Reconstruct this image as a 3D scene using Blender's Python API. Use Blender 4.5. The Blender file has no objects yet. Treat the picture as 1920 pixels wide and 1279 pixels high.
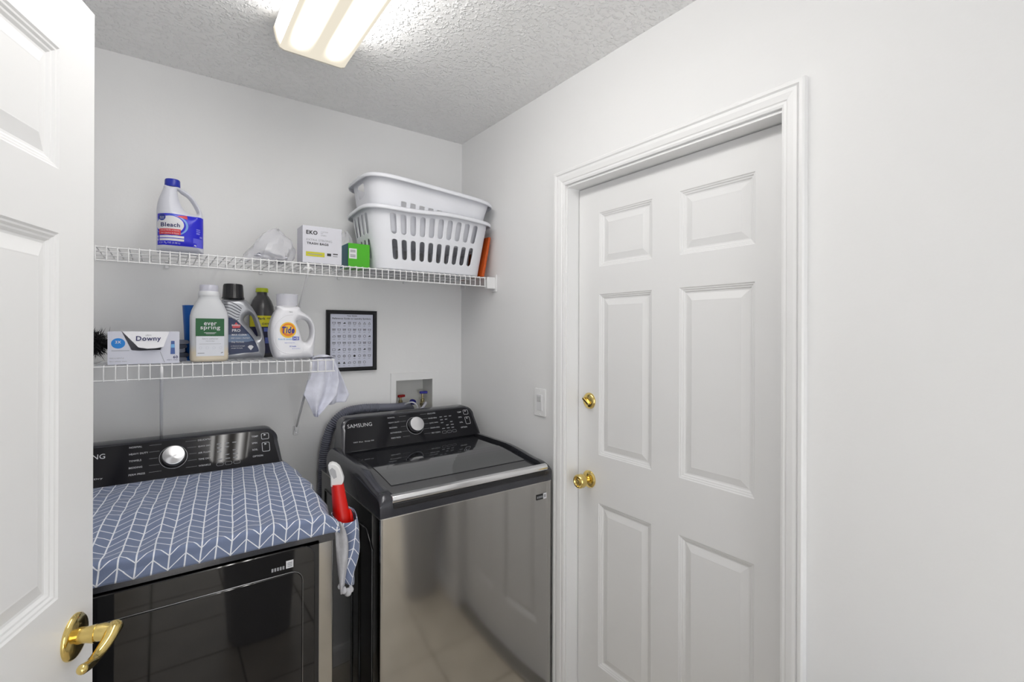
import bpy, bmesh, math, random
import numpy as np
from mathutils import Matrix, Vector
random.seed(7); np.random.seed(7)
scn = bpy.context.scene
C = scn.collection
PI = math.pi

# ---------------------------------------------------------------- camera
F_PX, YAW, ROLL, EYE = 905.0, math.radians(36.1), math.radians(0.2), 1.482
cam = bpy.data.cameras.new('camera'); cam_o = bpy.data.objects.new('camera', cam); C.objects.link(cam_o)
cam.sensor_fit = 'HORIZONTAL'; cam.sensor_width = 36.0; cam.lens = F_PX / 1920 * 36.0
cam.shift_y = -(639.5 - 621.5) / 1920.0
cam.clip_start = 0.02
cam_o.matrix_world = (Matrix.Translation((0, 0, EYE)) @ Matrix.Rotation(-YAW, 4, 'Z') @ Matrix.Rotation(PI / 2, 4, 'X')
                      @ Matrix.Rotation(ROLL, 4, 'Z'))
scn.camera = cam_o

# ---------------------------------------------------------------- world and exposure
w = bpy.data.worlds.new('house_ambient'); scn.world = w; w.use_nodes = True
w.node_tree.nodes['Background'].inputs[0].default_value = (0.97, 0.985, 1.0, 1)
w.node_tree.nodes['Background'].inputs[1].default_value = 2.85
scn.view_settings.view_transform = 'Standard'; scn.view_settings.look = 'None'
scn.view_settings.exposure = 0.0; scn.view_settings.gamma = 1.0
scn.view_settings.use_curve_mapping = False
LAMP = 22.0          # radiance of the lens over the two fluorescent tubes

# ---------------------------------------------------------------- materials
def S(r, g, b):
    f = lambda c: (c / 255 / 12.92) if c / 255 <= 0.04045 else ((c / 255 + 0.055) / 1.055) ** 2.4
    return (f(r), f(g), f(b))
MATS = {}
def mat(name, col, rough=0.5, metal=0.0, spec=0.5, var=None, bump=None, coat=0.0, alpha=1.0, trans=0.0, aniso=0.0, sss=0.0, ior=None):
    if name in MATS: return MATS[name]
    m = bpy.data.materials.new(name); m.use_nodes = True
    nt = m.node_tree; b = nt.nodes['Principled BSDF']; L = nt.links
    b.inputs['Base Color'].default_value = (*col, 1); b.inputs['Roughness'].default_value = rough
    b.inputs['Metallic'].default_value = metal; b.inputs['Specular IOR Level'].default_value = spec
    b.inputs['Coat Weight'].default_value = coat; b.inputs['Alpha'].default_value = alpha
    b.inputs['Transmission Weight'].default_value = trans; b.inputs['Anisotropic'].default_value = aniso
    if ior: b.inputs['IOR'].default_value = ior
    tc = nt.nodes.new('ShaderNodeTexCoord')
    vs, va = var or (6.0, 0.03)
    n = nt.nodes.new('ShaderNodeTexNoise'); n.inputs['Scale'].default_value = vs; n.inputs['Detail'].default_value = 3
    L.new(tc.outputs['Object'], n.inputs['Vector'])
    r = nt.nodes.new('ShaderNodeValToRGB')
    r.color_ramp.elements[0].position = 0.3; r.color_ramp.elements[1].position = 0.7
    r.color_ramp.elements[0].color = (*[c * (1 - va) for c in col], 1)
    r.color_ramp.elements[1].color = (*[min(1, c * (1 + va)) for c in col], 1)
    L.new(n.outputs['Fac'], r.inputs['Fac']); L.new(r.outputs['Color'], b.inputs['Base Color'])
    if bump:
        sc, st, di = bump[:3]; sx = bump[3] if len(bump) > 3 else (1, 1, 1)
        mp = nt.nodes.new('ShaderNodeMapping'); mp.inputs['Scale'].default_value = sx
        n2 = nt.nodes.new('ShaderNodeTexNoise'); n2.inputs['Scale'].default_value = sc; n2.inputs['Detail'].default_value = 4
        bp = nt.nodes.new('ShaderNodeBump'); bp.inputs['Strength'].default_value = st; bp.inputs['Distance'].default_value = di
        L.new(tc.outputs['Object'], mp.inputs['Vector']); L.new(mp.outputs['Vector'], n2.inputs['Vector'])
        L.new(n2.outputs['Fac'], bp.inputs['Height']); L.new(bp.outputs['Normal'], b.inputs['Normal'])
    MATS[name] = m
    return m

M_wall = mat('wall_paint', (0.84, 0.84, 0.842), 0.6, spec=0.3, var=(2, 0.012), bump=(70, 0.10, 0.003))
M_door = mat('door_paint', (0.83, 0.83, 0.833), 0.38, spec=0.4, var=(3, 0.01), bump=(40, 0.05, 0.002, (1, 1, 0.12)))
M_trim = mat('trim_paint', (0.87, 0.87, 0.873), 0.35, spec=0.45, var=(5, 0.012))
M_brass = mat('polished_brass', (0.78, 0.60, 0.22), 0.12, metal=1.0, var=(30, 0.06))
M_brass_d = mat('brass_dark', (0.25, 0.18, 0.07), 0.3, metal=1.0)
M_wire = mat('white_vinyl_wire', (0.82, 0.82, 0.83), 0.35)
M_plastic_w = mat('white_plastic', (0.80, 0.80, 0.82), 0.4)
M_black = mat('black_plastic', (0.012, 0.012, 0.014), 0.3)
M_blackglass = mat('black_glass', (0.006, 0.006, 0.007), 0.04, spec=0.5)
M_panel = mat('console_black', (0.008, 0.008, 0.011), 0.04, spec=0.28)
M_deck = mat('deck_graphite', (0.045, 0.046, 0.055), 0.22, metal=0.35, spec=0.5, coat=0.4, var=(300, 0.12))
M_steel = mat('black_stainless', (0.435, 0.425, 0.41), 0.11, metal=1.0, var=(3, 0.02), bump=(60, 0.012, 0.0004, (40, 1, 1)))
M_chrome = mat('chrome', (0.85, 0.85, 0.86), 0.15, metal=1.0)
M_knob = mat('knob_aluminium', (0.72, 0.72, 0.74), 0.28, metal=1.0, aniso=0.9)
_nt = M_knob.node_tree; _tg = _nt.nodes.new('ShaderNodeTangent'); _tg.direction_type = 'RADIAL'; _tg.axis = 'Y'
_nt.links.new(_tg.outputs[0], _nt.nodes['Principled BSDF'].inputs['Tangent'])
M_white_ink = mat('white_ink', (0.62, 0.63, 0.66), 0.5)
M_grey_ink = mat('grey_ink', (0.30, 0.31, 0.33), 0.5)
M_navy_ink = mat('navy_ink', S(28, 28, 92), 0.5)
M_dark_ink = mat('dark_ink', S(45, 45, 50), 0.5)
M_paper = mat('paper', (0.72, 0.72, 0.75), 0.55)

def ceiling_mat():
    m = bpy.data.materials.new('ceiling_texture'); m.use_nodes = True; nt = m.node_tree; L = nt.links
    b = nt.nodes['Principled BSDF']; b.inputs['Base Color'].default_value = (0.91, 0.91, 0.91, 1)
    b.inputs['Roughness'].default_value = 0.75; b.inputs['Specular IOR Level'].default_value = 0.25
    tc = nt.nodes.new('ShaderNodeTexCoord')
    n1 = nt.nodes.new('ShaderNodeTexNoise'); n1.inputs['Scale'].default_value = 82; n1.inputs['Detail'].default_value = 1.5
    n1.inputs['Distortion'].default_value = 0.2
    r1 = nt.nodes.new('ShaderNodeValToRGB'); r1.color_ramp.elements[0].position = 0.50; r1.color_ramp.elements[1].position = 0.66
    n2 = nt.nodes.new('ShaderNodeTexNoise'); n2.inputs['Scale'].default_value = 160
    mx = nt.nodes.new('ShaderNodeMath'); mx.operation = 'MULTIPLY_ADD'; mx.inputs[1].default_value = 0.3
    bp = nt.nodes.new('ShaderNodeBump'); bp.inputs['Strength'].default_value = 0.6; bp.inputs['Distance'].default_value = 0.006
    L.new(tc.outputs['Object'], n1.inputs['Vector']); L.new(tc.outputs['Object'], n2.inputs['Vector'])
    L.new(n1.outputs['Fac'], r1.inputs['Fac']); L.new(n2.outputs['Fac'], mx.inputs[0]); L.new(r1.outputs['Color'], mx.inputs[2])
    L.new(mx.outputs[0], bp.inputs['Height']); L.new(bp.outputs['Normal'], b.inputs['Normal'])
    return m

# ---------------------------------------------------------------- mesh helpers
XF = [Matrix.Identity(4)]
def reg(o, parent):
    C.objects.link(o)
    if parent is not None:
        o.parent = parent
        o.matrix_parent_inverse = Matrix.Translation(-Vector(parent.location)) if parent.type == 'EMPTY' else Matrix.Identity(4)
    return o
def ob(name, geo, m, parent=None, smooth=False, bevel=0.0, seg=2, solid=0.0, sub=0, uv=None, merge=False, angle=None):
    v, f = geo
    me = bpy.data.meshes.new(name)
    T = XF[-1]
    if T != Matrix.Identity(4):
        v = [tuple(T @ Vector(p)) for p in v]
    me.from_pydata([tuple(map(float, p)) for p in v], [], [list(map(int, q)) for q in f])
    if uv is not None:
        lay = me.uv_layers.new(name='cloth')
        for lp in me.loops: lay.data[lp.index].uv = uv[lp.vertex_index]
    bm = bmesh.new(); bm.from_mesh(me)
    if merge: bmesh.ops.remove_doubles(bm, verts=bm.verts, dist=4e-5)
    bmesh.ops.recalc_face_normals(bm, faces=bm.faces)
    bm.to_mesh(me); bm.free()
    me.materials.append(m)
    if smooth:
        me.polygons.foreach_set('use_smooth', [True] * len(me.polygons))
        if angle: me.set_sharp_from_angle(angle=math.radians(angle))
    o = bpy.data.objects.new(name, me); reg(o, parent)
    if solid:
        md = o.modifiers.new('solid', 'SOLIDIFY'); md.thickness = solid; md.offset = 0
    if bevel:
        md = o.modifiers.new('bevel', 'BEVEL'); md.width = bevel; md.segments = seg; md.limit_method = 'ANGLE'; md.angle_limit = math.radians(35)
        me.polygons.foreach_set('use_smooth', [True] * len(me.polygons)); me.set_sharp_from_angle(angle=math.radians(50))
    if sub:
        md = o.modifiers.new('sub', 'SUBSURF'); md.levels = sub; md.render_levels = sub
    return o
def inst(me, name, loc, parent):
    o = bpy.data.objects.new(name, me); o.location = loc; return reg(o, parent)
def thing(name, label, cat, loc=(0, 0, 0), group=None):
    o = bpy.data.objects.new(name, None); o.empty_display_size = 0.05; o.location = loc; C.objects.link(o)
    o['label'] = label; o['category'] = cat
    if group: o['group'] = group
    return o
def tag(o, label, cat, group=None):
    o['label'] = label; o['category'] = cat
    if group: o['group'] = group
    return o
def struct(o, label=None):
    o['kind'] = 'structure'
    if label: o['label'] = label
    return o
def sroot(name, label, loc=(0, 0, 0)):
    o = bpy.data.objects.new(name, None); o.location = loc; C.objects.link(o)
    return struct(o, label)
def lab(o, t): o['label'] = t; return o

def box(x0, x1, y0, y1, z0, z1):
    v = [(x0, y0, z0), (x1, y0, z0), (x1, y1, z0), (x0, y1, z0), (x0, y0, z1), (x1, y0, z1), (x1, y1, z1), (x0, y1, z1)]
    return v, [(0, 3, 2, 1), (4, 5, 6, 7), (0, 1, 5, 4), (1, 2, 6, 5), (2, 3, 7, 6), (3, 0, 4, 7)]
def join(*gs):
    V, Fc = [], []
    for v, f in gs:
        k = len(V); V += list(v); Fc += [[i + k for i in q] for q in f]
    return V, Fc
def loft(rings, cap0=True, cap1=True, closed=True):
    n = len(rings[0]); V = [p for r in rings for p in r]; Fc = []
    for i in range(len(rings) - 1):
        for j in range(n if closed else n - 1):
            k = (j + 1) % n
            Fc.append((i * n + j, i * n + k, (i + 1) * n + k, (i + 1) * n + j))
    if cap0: Fc.append(list(range(n))[::-1])
    if cap1: Fc.append([(len(rings) - 1) * n + j for j in range(n)])
    return V, Fc
def sring(cx, cy, z, rx, ry, e=2.0, n=32):
    r = []
    for i in range(n):
        a = 2 * PI * (i + 0.5) / n; c, s = math.cos(a), math.sin(a)
        r.append((cx + rx * math.copysign(abs(c) ** (2 / e), c), cy + ry * math.copysign(abs(s) ** (2 / e), s), z))
    return r
def lathe(prof, cx=0, cy=0, n=32, **k):
    return loft([sring(cx, cy, z, max(r, 1e-4), max(r, 1e-4), 2, n) for r, z in prof], **k)
def tube(pts, rad, n=8, caps=True, closed=False):
    P = [Vector(p) for p in pts]; m = len(P); rings = []
    R = rad if isinstance(rad, (list, tuple)) else [rad] * m
    up = None
    for i in range(m):
        a = P[(i - 1) % m] if (i > 0 or closed) else P[i]; b = P[(i + 1) % m] if (i < m - 1 or closed) else P[i]
        t = (b - a).normalized()
        if up is None:
            up = Vector((0, 0, 1)) if abs(t.z) < 0.9 else Vector((1, 0, 0))
        u = (up - t * up.dot(t)).normalized(); w_ = t.cross(u); up = u
        rings.append([tuple(P[i] + (u * math.cos(2 * PI * j / n) + w_ * math.sin(2 * PI * j / n)) * R[i]) for j in range(n)])
    if closed:
        rings.append(rings[0]); return loft(rings, False, False)
    return loft(rings, caps, caps)
def spline(pts, k=8, closed=False):
    P = [np.array(p, float) for p in pts]; n = len(P); out = []
    for i in range(n if closed else n - 1):
        p0 = P[(i - 1) % n] if (closed or i > 0) else P[i]; p1 = P[i]; p2 = P[(i + 1) % n]
        p3 = P[(i + 2) % n] if (closed or i < n - 2) else p2
        for j in range(k):
            t = j / k
            out.append(0.5 * (2 * p1 + (p2 - p0) * t + (2 * p0 - 5 * p1 + 4 * p2 - p3) * t * t + (3 * p1 - p0 - 3 * p2 + p3) * t ** 3))
    if not closed: out.append(P[-1])
    return out
def prism(poly, fmap, d0, d1):
    """extrude a 2D polygon; fmap(u, v, d) -> xyz"""
    a = [fmap(u, v, d0) for u, v in poly]; b = [fmap(u, v, d1) for u, v in poly]
    return loft([a, b])
def rrect(x0, x1, z0, z1, r, n=5):
    p = []
    for cx, cz, a0 in ((x1 - r, z1 - r, 0), (x0 + r, z1 - r, 90), (x0 + r, z0 + r, 180), (x1 - r, z0 + r, 270)):
        for i in range(n + 1):
            a = math.radians(a0 + 90 * i / n); p.append((cx + r * math.cos(a), cz + r * math.sin(a)))
    return p
def basis(O, U, V, N=(0, 0, 0)):
    O, U, V, N = map(np.array, (O, U, V, N))
    return lambda u, v, d=0.0: tuple(O + U * u + V * v + N * d)
TXT = {}
def text2d(body, bold=0.0, shear=0.0):
    key = (body, bold, shear)
    if key in TXT: return TXT[key]
    cu = bpy.data.curves.new('t', 'FONT'); cu.body = body; cu.size = 1; cu.offset = bold; cu.shear = shear; cu.space_character = 1.03 + 3.0 * bold; cu.resolution_u = 3
    o = bpy.data.objects.new('t', cu); C.objects.link(o)
    dg = bpy.context.evaluated_depsgraph_get(); me = bpy.data.meshes.new_from_object(o.evaluated_get(dg))
    v = np.array([p.co[:2] for p in me.vertices]); f = [list(p.vertices) for p in me.polygons]
    bpy.data.objects.remove(o); bpy.data.curves.remove(cu); bpy.data.meshes.remove(me)
    lo, hi = v.min(0), v.max(0)
    TXT[key] = ((v - (lo + hi) / 2), f, hi - lo)
    return TXT[key]
def text(body, fmap, w=None, h=None, u0=0, v0=0, bold=0.0, shear=0.0, anchor='c'):
    v, f, s = text2d(body, bold, shear)
    if w and h: sx, sy = w / s[0], h / s[1]
    elif w: sx = sy = w / s[0]
    else: sx = sy = h / s[1]
    du = u0 + (s[0] * sx / 2 if anchor == 'l' else 0)
    return [fmap(p[0] * sx + du, p[1] * sy + v0) for p in v], f
def flat(poly, fmap):
    return [fmap(u, v) for u, v in poly], [list(range(len(poly)))]
def grid2(u0, u1, v0, v1, n, m, fmap):
    V = [fmap(u0 + (u1 - u0) * i / n, v0 + (v1 - v0) * j / m) for j in range(m + 1) for i in range(n + 1)]
    return V, [(j * (n + 1) + i, j * (n + 1) + i + 1, (j + 1) * (n + 1) + i + 1, (j + 1) * (n + 1) + i) for j in range(m) for i in range(n)]
def disc2(cu, cv, ru, rv, fmap, n=32, k=4):
    V = [fmap(cu, cv)]; Fc = []
    for j in range(1, k + 1):
        V += [fmap(cu + ru * j / k * math.cos(2 * PI * i / n), cv + rv * j / k * math.sin(2 * PI * i / n)) for i in range(n)]
    for i in range(n): Fc.append((0, 1 + i, 1 + (i + 1) % n))
    for j in range(k - 1):
        for i in range(n):
            a, b = 1 + j * n + i, 1 + j * n + (i + 1) % n; Fc.append((a, b, b + n, a + n))
    return V, Fc
def fan2(poly, fmap, k=6, c=None):
    P = np.array(poly, float); c = P.mean(0) if c is None else np.array(c); n = len(P)
    V = [fmap(*c)]; Fc = []
    for j in range(1, k + 1): V += [fmap(*(c + (p - c) * j / k)) for p in P]
    for i in range(n): Fc.append((0, 1 + i, 1 + (i + 1) % n))
    for j in range(k - 1):
        for i in range(n):
            a, b = 1 + j * n + i, 1 + j * n + (i + 1) % n; Fc.append((a, b, b + n, a + n))
    return V, Fc

# naive surface nets over a signed distance function
def snet(f, lo, hi, h):
    ax = [np.arange(lo[i] - 2 * h, hi[i] + 2.5 * h, h) for i in range(3)]
    V = f(ax[0], ax[1], ax[2]); s = V < 0
    n = [a - 1 for a in V.shape]; acc = np.zeros((*n, 3)); cnt = np.zeros(n)
    sl = lambda A, o: A[o[0]:o[0] + n[0], o[1]:o[1] + n[1], o[2]:o[2] + n[2]]
    for axis in range(3):
        oth = [a for a in range(3) if a != axis]
        for p in (0, 1):
            for q in (0, 1):
                o = [0, 0, 0]; o[oth[0]] = p; o[oth[1]] = q; o2 = list(o); o2[axis] = 1
                va, vb = sl(V, o), sl(V, o2); m = (va < 0) != (vb < 0)
                t = np.where(m, va / np.where(va - vb == 0, 1, va - vb), 0)
                for d in range(3): acc[..., d] += np.where(m, (t if d == axis else o[d]), 0)
                cnt += m
    act = cnt > 0; idx = -np.ones(n, int); idx[act] = np.arange(act.sum())
    ijk = np.argwhere(act); org = np.array([a[0] for a in ax])
    P = org + h * (ijk + acc[act] / cnt[act][:, None]); Fc = []
    for axis in range(3):
        b, c = [(1, 2), (2, 0), (0, 1)][axis]
        A = [slice(1, -1)] * 3; B = [slice(1, -1)] * 3; A[axis] = slice(0, -1); B[axis] = slice(1, None)
        s0, s1 = s[tuple(A)], s[tuple(B)]
        e = np.argwhere(s0 != s1)
        fl = s0[tuple(e.T)]
        e2 = e.copy()
        for d in (b, c): e2[:, d] += 1
        def cell(db, dc):
            k = e2.copy(); k[:, b] += db; k[:, c] += dc; return idx[tuple(k.T)]
        q = np.stack([cell(-1, -1), cell(0, -1), cell(0, 0), cell(-1, 0)], 1)
        q[~fl] = q[~fl][:, ::-1]; Fc.append(q)
    return P.tolist(), np.concatenate(Fc).tolist()
def poly_sd(poly, X, Z):
    P = np.array(poly); d = np.full(X.shape, 1e9); ins = np.zeros(X.shape, bool); n = len(P)
    for i in range(n):
        a, b = P[i], P[(i + 1) % n]; e = b - a
        t = np.clip(((X - a[0]) * e[0] + (Z - a[1]) * e[1]) / max(e @ e, 1e-12), 0, 1)
        d = np.minimum(d, np.hypot(X - a[0] - t * e[0], Z - a[1] - t * e[1]))
        if a[1] != b[1]:
            cr = ((a[1] > Z) != (b[1] > Z)) & (X < e[0] * (Z - a[1]) / e[1] + a[0]); ins ^= cr
    return np.where(ins, -d, d)
class Jug:
    """rounded bottle grown from a silhouette in the x-z plane; optional handle hole"""
    def __init__(s, outline, hole, cy, T, r):
        s.o, s.h, s.cy, s.T, s.r = outline, hole, cy, T, r
    def d2(s, X, Z):
        d = poly_sd(s.o, X, Z)
        if s.h is not None: d = np.maximum(d, -poly_sd(s.h, X, Z))
        return d
    def mesh(s, h=0.003):
        P = np.array(s.o); Tm = 0.07
        def f(ax, ay, az):
            X, Z = np.meshgrid(ax, az, indexing='ij'); d = s.d2(X, Z); T = s.T(X, Z); r = s.r(X, Z)
            D = d[:, None, :]; Y = np.abs(ay[None, :, None] - s.cy); R = r[:, None, :]
            a = D + R; b = Y - T[:, None, :] + R
            return np.minimum(np.maximum(a, b), 0) + np.hypot(np.maximum(a, 0), np.maximum(b, 0)) - R
        return snet(f, (P[:, 0].min(), s.cy - Tm, P[:, 1].min()), (P[:, 0].max(), s.cy + Tm, P[:, 1].max()), h)
    def look(s, u, v):
        if not hasattr(s, 'tab'):
            P = np.array(s.o); s.lo = P.min(0) - 0.01; s.h_ = 0.0012
            ax = np.arange(s.lo[0], P[:, 0].max() + 0.01, s.h_); az = np.arange(s.lo[1], P[:, 1].max() + 0.01, s.h_)
            X, Z = np.meshgrid(ax, az, indexing='ij'); s.tab = np.stack([s.d2(X, Z), s.T(X, Z), s.r(X, Z)], -1)
        n, m = s.tab.shape[:2]
        a = min(max((u - s.lo[0]) / s.h_, 0), n - 1.001); b = min(max((v - s.lo[1]) / s.h_, 0), m - 1.001)
        i, j = int(a), int(b); a -= i; b -= j; t = s.tab
        return t[i, j] * (1 - a) * (1 - b) + t[i + 1, j] * a * (1 - b) + t[i, j + 1] * (1 - a) * b + t[i + 1, j + 1] * a * b
    def front(s, off=0.0012):
        def m(u, v, d=0.0):
            D, T, r = s.look(u, v)
            a = max(D + r, 0); y = (T - r) + math.sqrt(max(r * r - a * a, 0))
            return (u, s.cy - y - off - d, v)
        return m
const = lambda c: (lambda X, Z: np.full(X.shape, c))

# ================================================================ ROOM SHELL
XR, YB, ZC, XL, YF = 1.27, 2.1914, 2.457, -0.41, -1.3
# floor slab with separate tiles
fl = sroot('floor', 'beige ceramic tile floor with dark grout', (0, 0, 0))
ob('grout_bed', box(XL - 1.25, XR + 0.02, YF - 0.6, YB + 0.02, -0.08, -0.004), mat('grout', S(108, 98, 86), 0.9, var=(40, 0.1)), fl)
M_tile = mat('floor_tile', S(224, 214, 198), 0.28, var=(5, 0.10), bump=(25, 0.04, 0.002))
TS, GP = 0.335, 0.006
tile_me = ob('tile', box(-TS / 2 + GP / 2, TS / 2 - GP / 2, -TS / 2 + GP / 2, TS / 2 - GP / 2, -0.012, 0.0), M_tile, fl, bevel=0.002, seg=1)
first = True
tx0, ty0 = 0.97 - 5 * TS - TS / 2, 0.84 - 9 * TS - TS / 2
for i in range(8):
    for j in range(15):
        x, y = tx0 + i * TS, ty0 + j * TS
        if x < XL - 0.1 or x > XR + 0.02 or y > YB + 0.05 or y < YF - 0.7: continue
        if first: tile_me.location = (x, y, 0); first = False
        else:
            o = inst(tile_me.data, 'tile', (x, y, 0), fl)
            md = o.modifiers.new('bevel', 'BEVEL'); md.width = 0.002; md.segments = 1
struct(ob('ceiling', box(XL - 1.3, XR + 0.14, YF - 0.14, YB + 0.14, ZC, ZC + 0.1), ceiling_mat()), 'white ceiling with knockdown texture')
# back wall with the recess for the washer outlet box
OX0, OX1, OZ0, OZ1 = 0.905, 1.108, 1.03, 1.247
struct(ob('wall_back', join(box(XL - 1.3, OX0, YB, YB + 0.12, 0, ZC), box(OX1, XR + 0.12, YB, YB + 0.12, 0, ZC),
                            box(OX0, OX1, YB, YB + 0.12, 0, OZ0), box(OX0, OX1, YB, YB + 0.12, OZ1, ZC)), M_wall), 'white painted wall behind the machines')
# right wall with door opening
DY0, DY1, DZ = 0.568, 1.394, 2.052
struct(ob('wall_right', join(box(XR, XR + 0.13, YF, DY0, 0, ZC), box(XR, XR + 0.13, DY1, YB, 0, ZC), box(XR, XR + 0.13, DY0, DY1, DZ, ZC)), M_wall), 'white painted wall with the closed door')
# left wall with the doorway of the open door
LY0, LY1 = 0.262, 1.20
struct(ob('wall_left', join(box(XL - 0.12, XL, YF, LY0, 0, ZC), box(XL - 0.12, XL, LY1, YB, 0, ZC), box(XL - 0.12, XL, LY0, LY1, 2.06, ZC)), M_wall), 'white painted wall behind the open door')
struct(ob('wall_hall', box(XL - 1.3, XL - 1.22, YF, YB, 0, ZC), M_wall), 'white painted wall of the hall past the doorway')
struct(ob('wall_front', join(box(XL - 1.3, -0.12, YF - 0.12, YF, 0, ZC), box(1.02, XR + 0.13, YF - 0.12, YF, 0, ZC), box(-0.12, 1.02, YF - 0.12, YF, 2.12, ZC)), M_wall), 'white painted wall with a wide opening behind the camera')
bb = [(0, 0), (0.012, 0), (0.012, 0.065), (0.008, 0.078), (0.003, 0.083), (0, 0.083)]
for nm, y0, y1 in (('baseboard_right', YF, 0.524),):
    struct(ob(nm, prism(bb, lambda u, v, d: (XR - u, d, v), y0, y1), M_trim), 'white baseboard along the right wall')
struct(ob('baseboard_back', prism(bb, lambda u, v, d: (d, YB - u, v), XL, XR), M_trim), 'white baseboard along the back wall')
struct(ob('baseboard_left', prism(bb, lambda u, v, d: (XL + u, d, v), LY1 + 0.07, YB), M_trim), 'white baseboard along the left wall')

# casings: profile (across from the opening, proud of the wall) swept round the opening with mitres
CP = [(0.0, 0), (0.0, 0.009), (0.006, 0.011), (0.012, 0.0105), (0.015, 0.013), (0.030, 0.016), (0.038, 0.0165), (0.040, 0.013), (0.044, 0.018),
      (0.052, 0.019), (0.056, 0.016), (0.057, 0)]
def casing(name, wx, sx, ya, yb, zt, label):
    rings = [[(wx + sx * p, ya - w_, 0) for w_, p in CP], [(wx + sx * p, ya - w_, zt + w_) for w_, p in CP],
             [(wx + sx * p, yb + w_, zt + w_) for w_, p in CP], [(wx + sx * p, yb + w_, 0) for w_, p in CP]]
    return struct(ob(name, loft(rings), M_trim), label)
casing('trim_1', XR, -1, 0.5815, 1.3865, 2.047, 'white moulded casing round the closed door')
casing('trim_2', XL, 1, LY0 + 0.012, LY1 - 0.012, 2.05, 'white casing of the doorway behind the open door')
# jamb and stop of the closed door
jamb = join(box(XR - 0.0005, XR + 0.125, DY1 - 0.014, DY1, 0, 2.040), box(XR - 0.0005, XR + 0.125, DY0, DY0 + 0.008, 0, 2.040), box(XR - 0.0005, XR + 0.125, DY0, DY1, 2.038, DZ))
struct(ob('trim_3', jamb, M_trim), 'white door jamb lining the closed door')

struct(ob('trim_4', box(XR - 0.002, XR + 0.13, DY0, DY1, 0.0005, 0.014), mat('threshold_metal', (0.45, 0.43, 0.40), 0.35, metal=1.0), bevel=0.003), 'metal threshold added to block light under the closed door')  # out of view, added to shut out the bright gap below the door
# ---------------------------------------------------------------- six-panel doors
RINGS = [(0, 0), (0.003, 0.0025), (0.006, 0.003), (0.009, 0.006), (0.012, 0.0065), (0.016, 0.010), (0.020, 0.0105), (0.042, 0.004), (0.044, 0.0042)]
def panel_door(root, W, Hd, cols, rows, fmap, th):
    """fmap(u, v, d): u across, v up, d out of the face"""
    us = [0] + [c for cc in cols for c in cc] + [W]; vs = [0] + [r for rr in rows for r in rr] + [Hd]
    V, Fc = [], []
    for side in (0, 1):
        for i in range(len(us) - 1):
            for j in range(len(vs) - 1):
                if i % 2 and j % 2: continue
                k = len(V); d = 0 if side == 0 else -th
                V += [fmap(us[i], vs[j], d), fmap(us[i + 1], vs[j], d), fmap(us[i + 1], vs[j + 1], d), fmap(us[i], vs[j + 1], d)]
                Fc.append((k, k + 1, k + 2, k + 3))
    for (a, b) in (((0, 0), (W, 0)), ((W, 0), (W, Hd)), ((W, Hd), (0, Hd)), ((0, Hd), (0, 0))):
        k = len(V); V += [fmap(*a, 0), fmap(*b, 0), fmap(*b, -th), fmap(*a, -th)]; Fc.append((k, k + 1, k + 2, k + 3))
    ob('slab', (V, Fc), M_door, root, merge=True)
    for c in cols:
        for r in rows:
            for side in (0, 1):
                rr = []
                for ins, dep in RINGS:
                    d = -dep if side == 0 else -th + dep
                    rr.append([fmap(c[0] + ins, r[0] + ins, d), fmap(c[1] - ins, r[0] + ins, d), fmap(c[1] - ins, r[1] - ins, d), fmap(c[0] + ins, r[1] - ins, d)])
                if side == 0: g0 = loft(rr, False, True)
                else: g = join(g0, loft(rr, False, True))
            ob('panel', g, M_door, root)
ROWS = [(0.215, 0.825), (1.006, 1.608), (1.712, 1.914)]
FX = XR + 0.060
d1 = sroot('door_1', 'closed white six-panel door with brass deadbolt and knob', (FX, 0.976, 0))
panel_door(d1, 0.797, 2.020, [(0.107, 0.347), (0.453, 0.694)], ROWS, lambda u, v, d: (FX - d, 1.377 - u, v + 0.0142), 0.035)
# knob
def revx(prof, x0, cy, cz, n=32):     # profile (r, distance out of the door towards -x)
    return loft([[(x0 - d, cy + max(r, 1e-4) * math.cos(2 * PI * i / n), cz + max(r, 1e-4) * math.sin(2 * PI * i / n)) for i in range(n)] for r, d in prof])
KY, KZ = 1.318, 0.918
k1 = ob('knob', revx([(0.0125, 0.006), (0.0115, 0.02), (0.012, 0.028), (0.016, 0.032), (0.0245, 0.036), (0.0265, 0.042), (0.0255, 0.049), (0.0265, 0.055), (0.0255, 0.060),
                      (0.021, 0.064), (0.018, 0.063), (0.015, 0.058), (0.0, 0.056)], FX, KY, KZ), M_brass, d1, smooth=True, angle=40)
ob('rosette', revx([(0.033, 0), (0.033, 0.003), (0.030, 0.006), (0.026, 0.008), (0.016, 0.010), (0.0, 0.010)], FX, KY, KZ), M_brass, k1, smooth=True, angle=40)
ob('key_cylinder', revx([(0.011, 0.05), (0.011, 0.060), (0.009, 0.0615), (0.0, 0.0615)], FX, KY, KZ, 20), M_brass, k1, smooth=True, angle=40)
db = ob('deadbolt', revx([(0.031, 0), (0.031, 0.003), (0.027, 0.008), (0.022, 0.010), (0.0, 0.011)], FX, 1.318, 1.2175), M_brass, d1, smooth=True, angle=40)
XF.append(Matrix.Translation((FX - 0.016, 1.318, 1.2175)) @ Matrix.Rotation(math.radians(35), 4, 'X'))
ob('thumb_turn', prism(rrect(-0.019, 0.019, -0.005, 0.005, 0.0049), lambda u, v, d: (d, u, v), -0.008, 0.006), M_brass, db, bevel=0.002); XF.pop()

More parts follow.
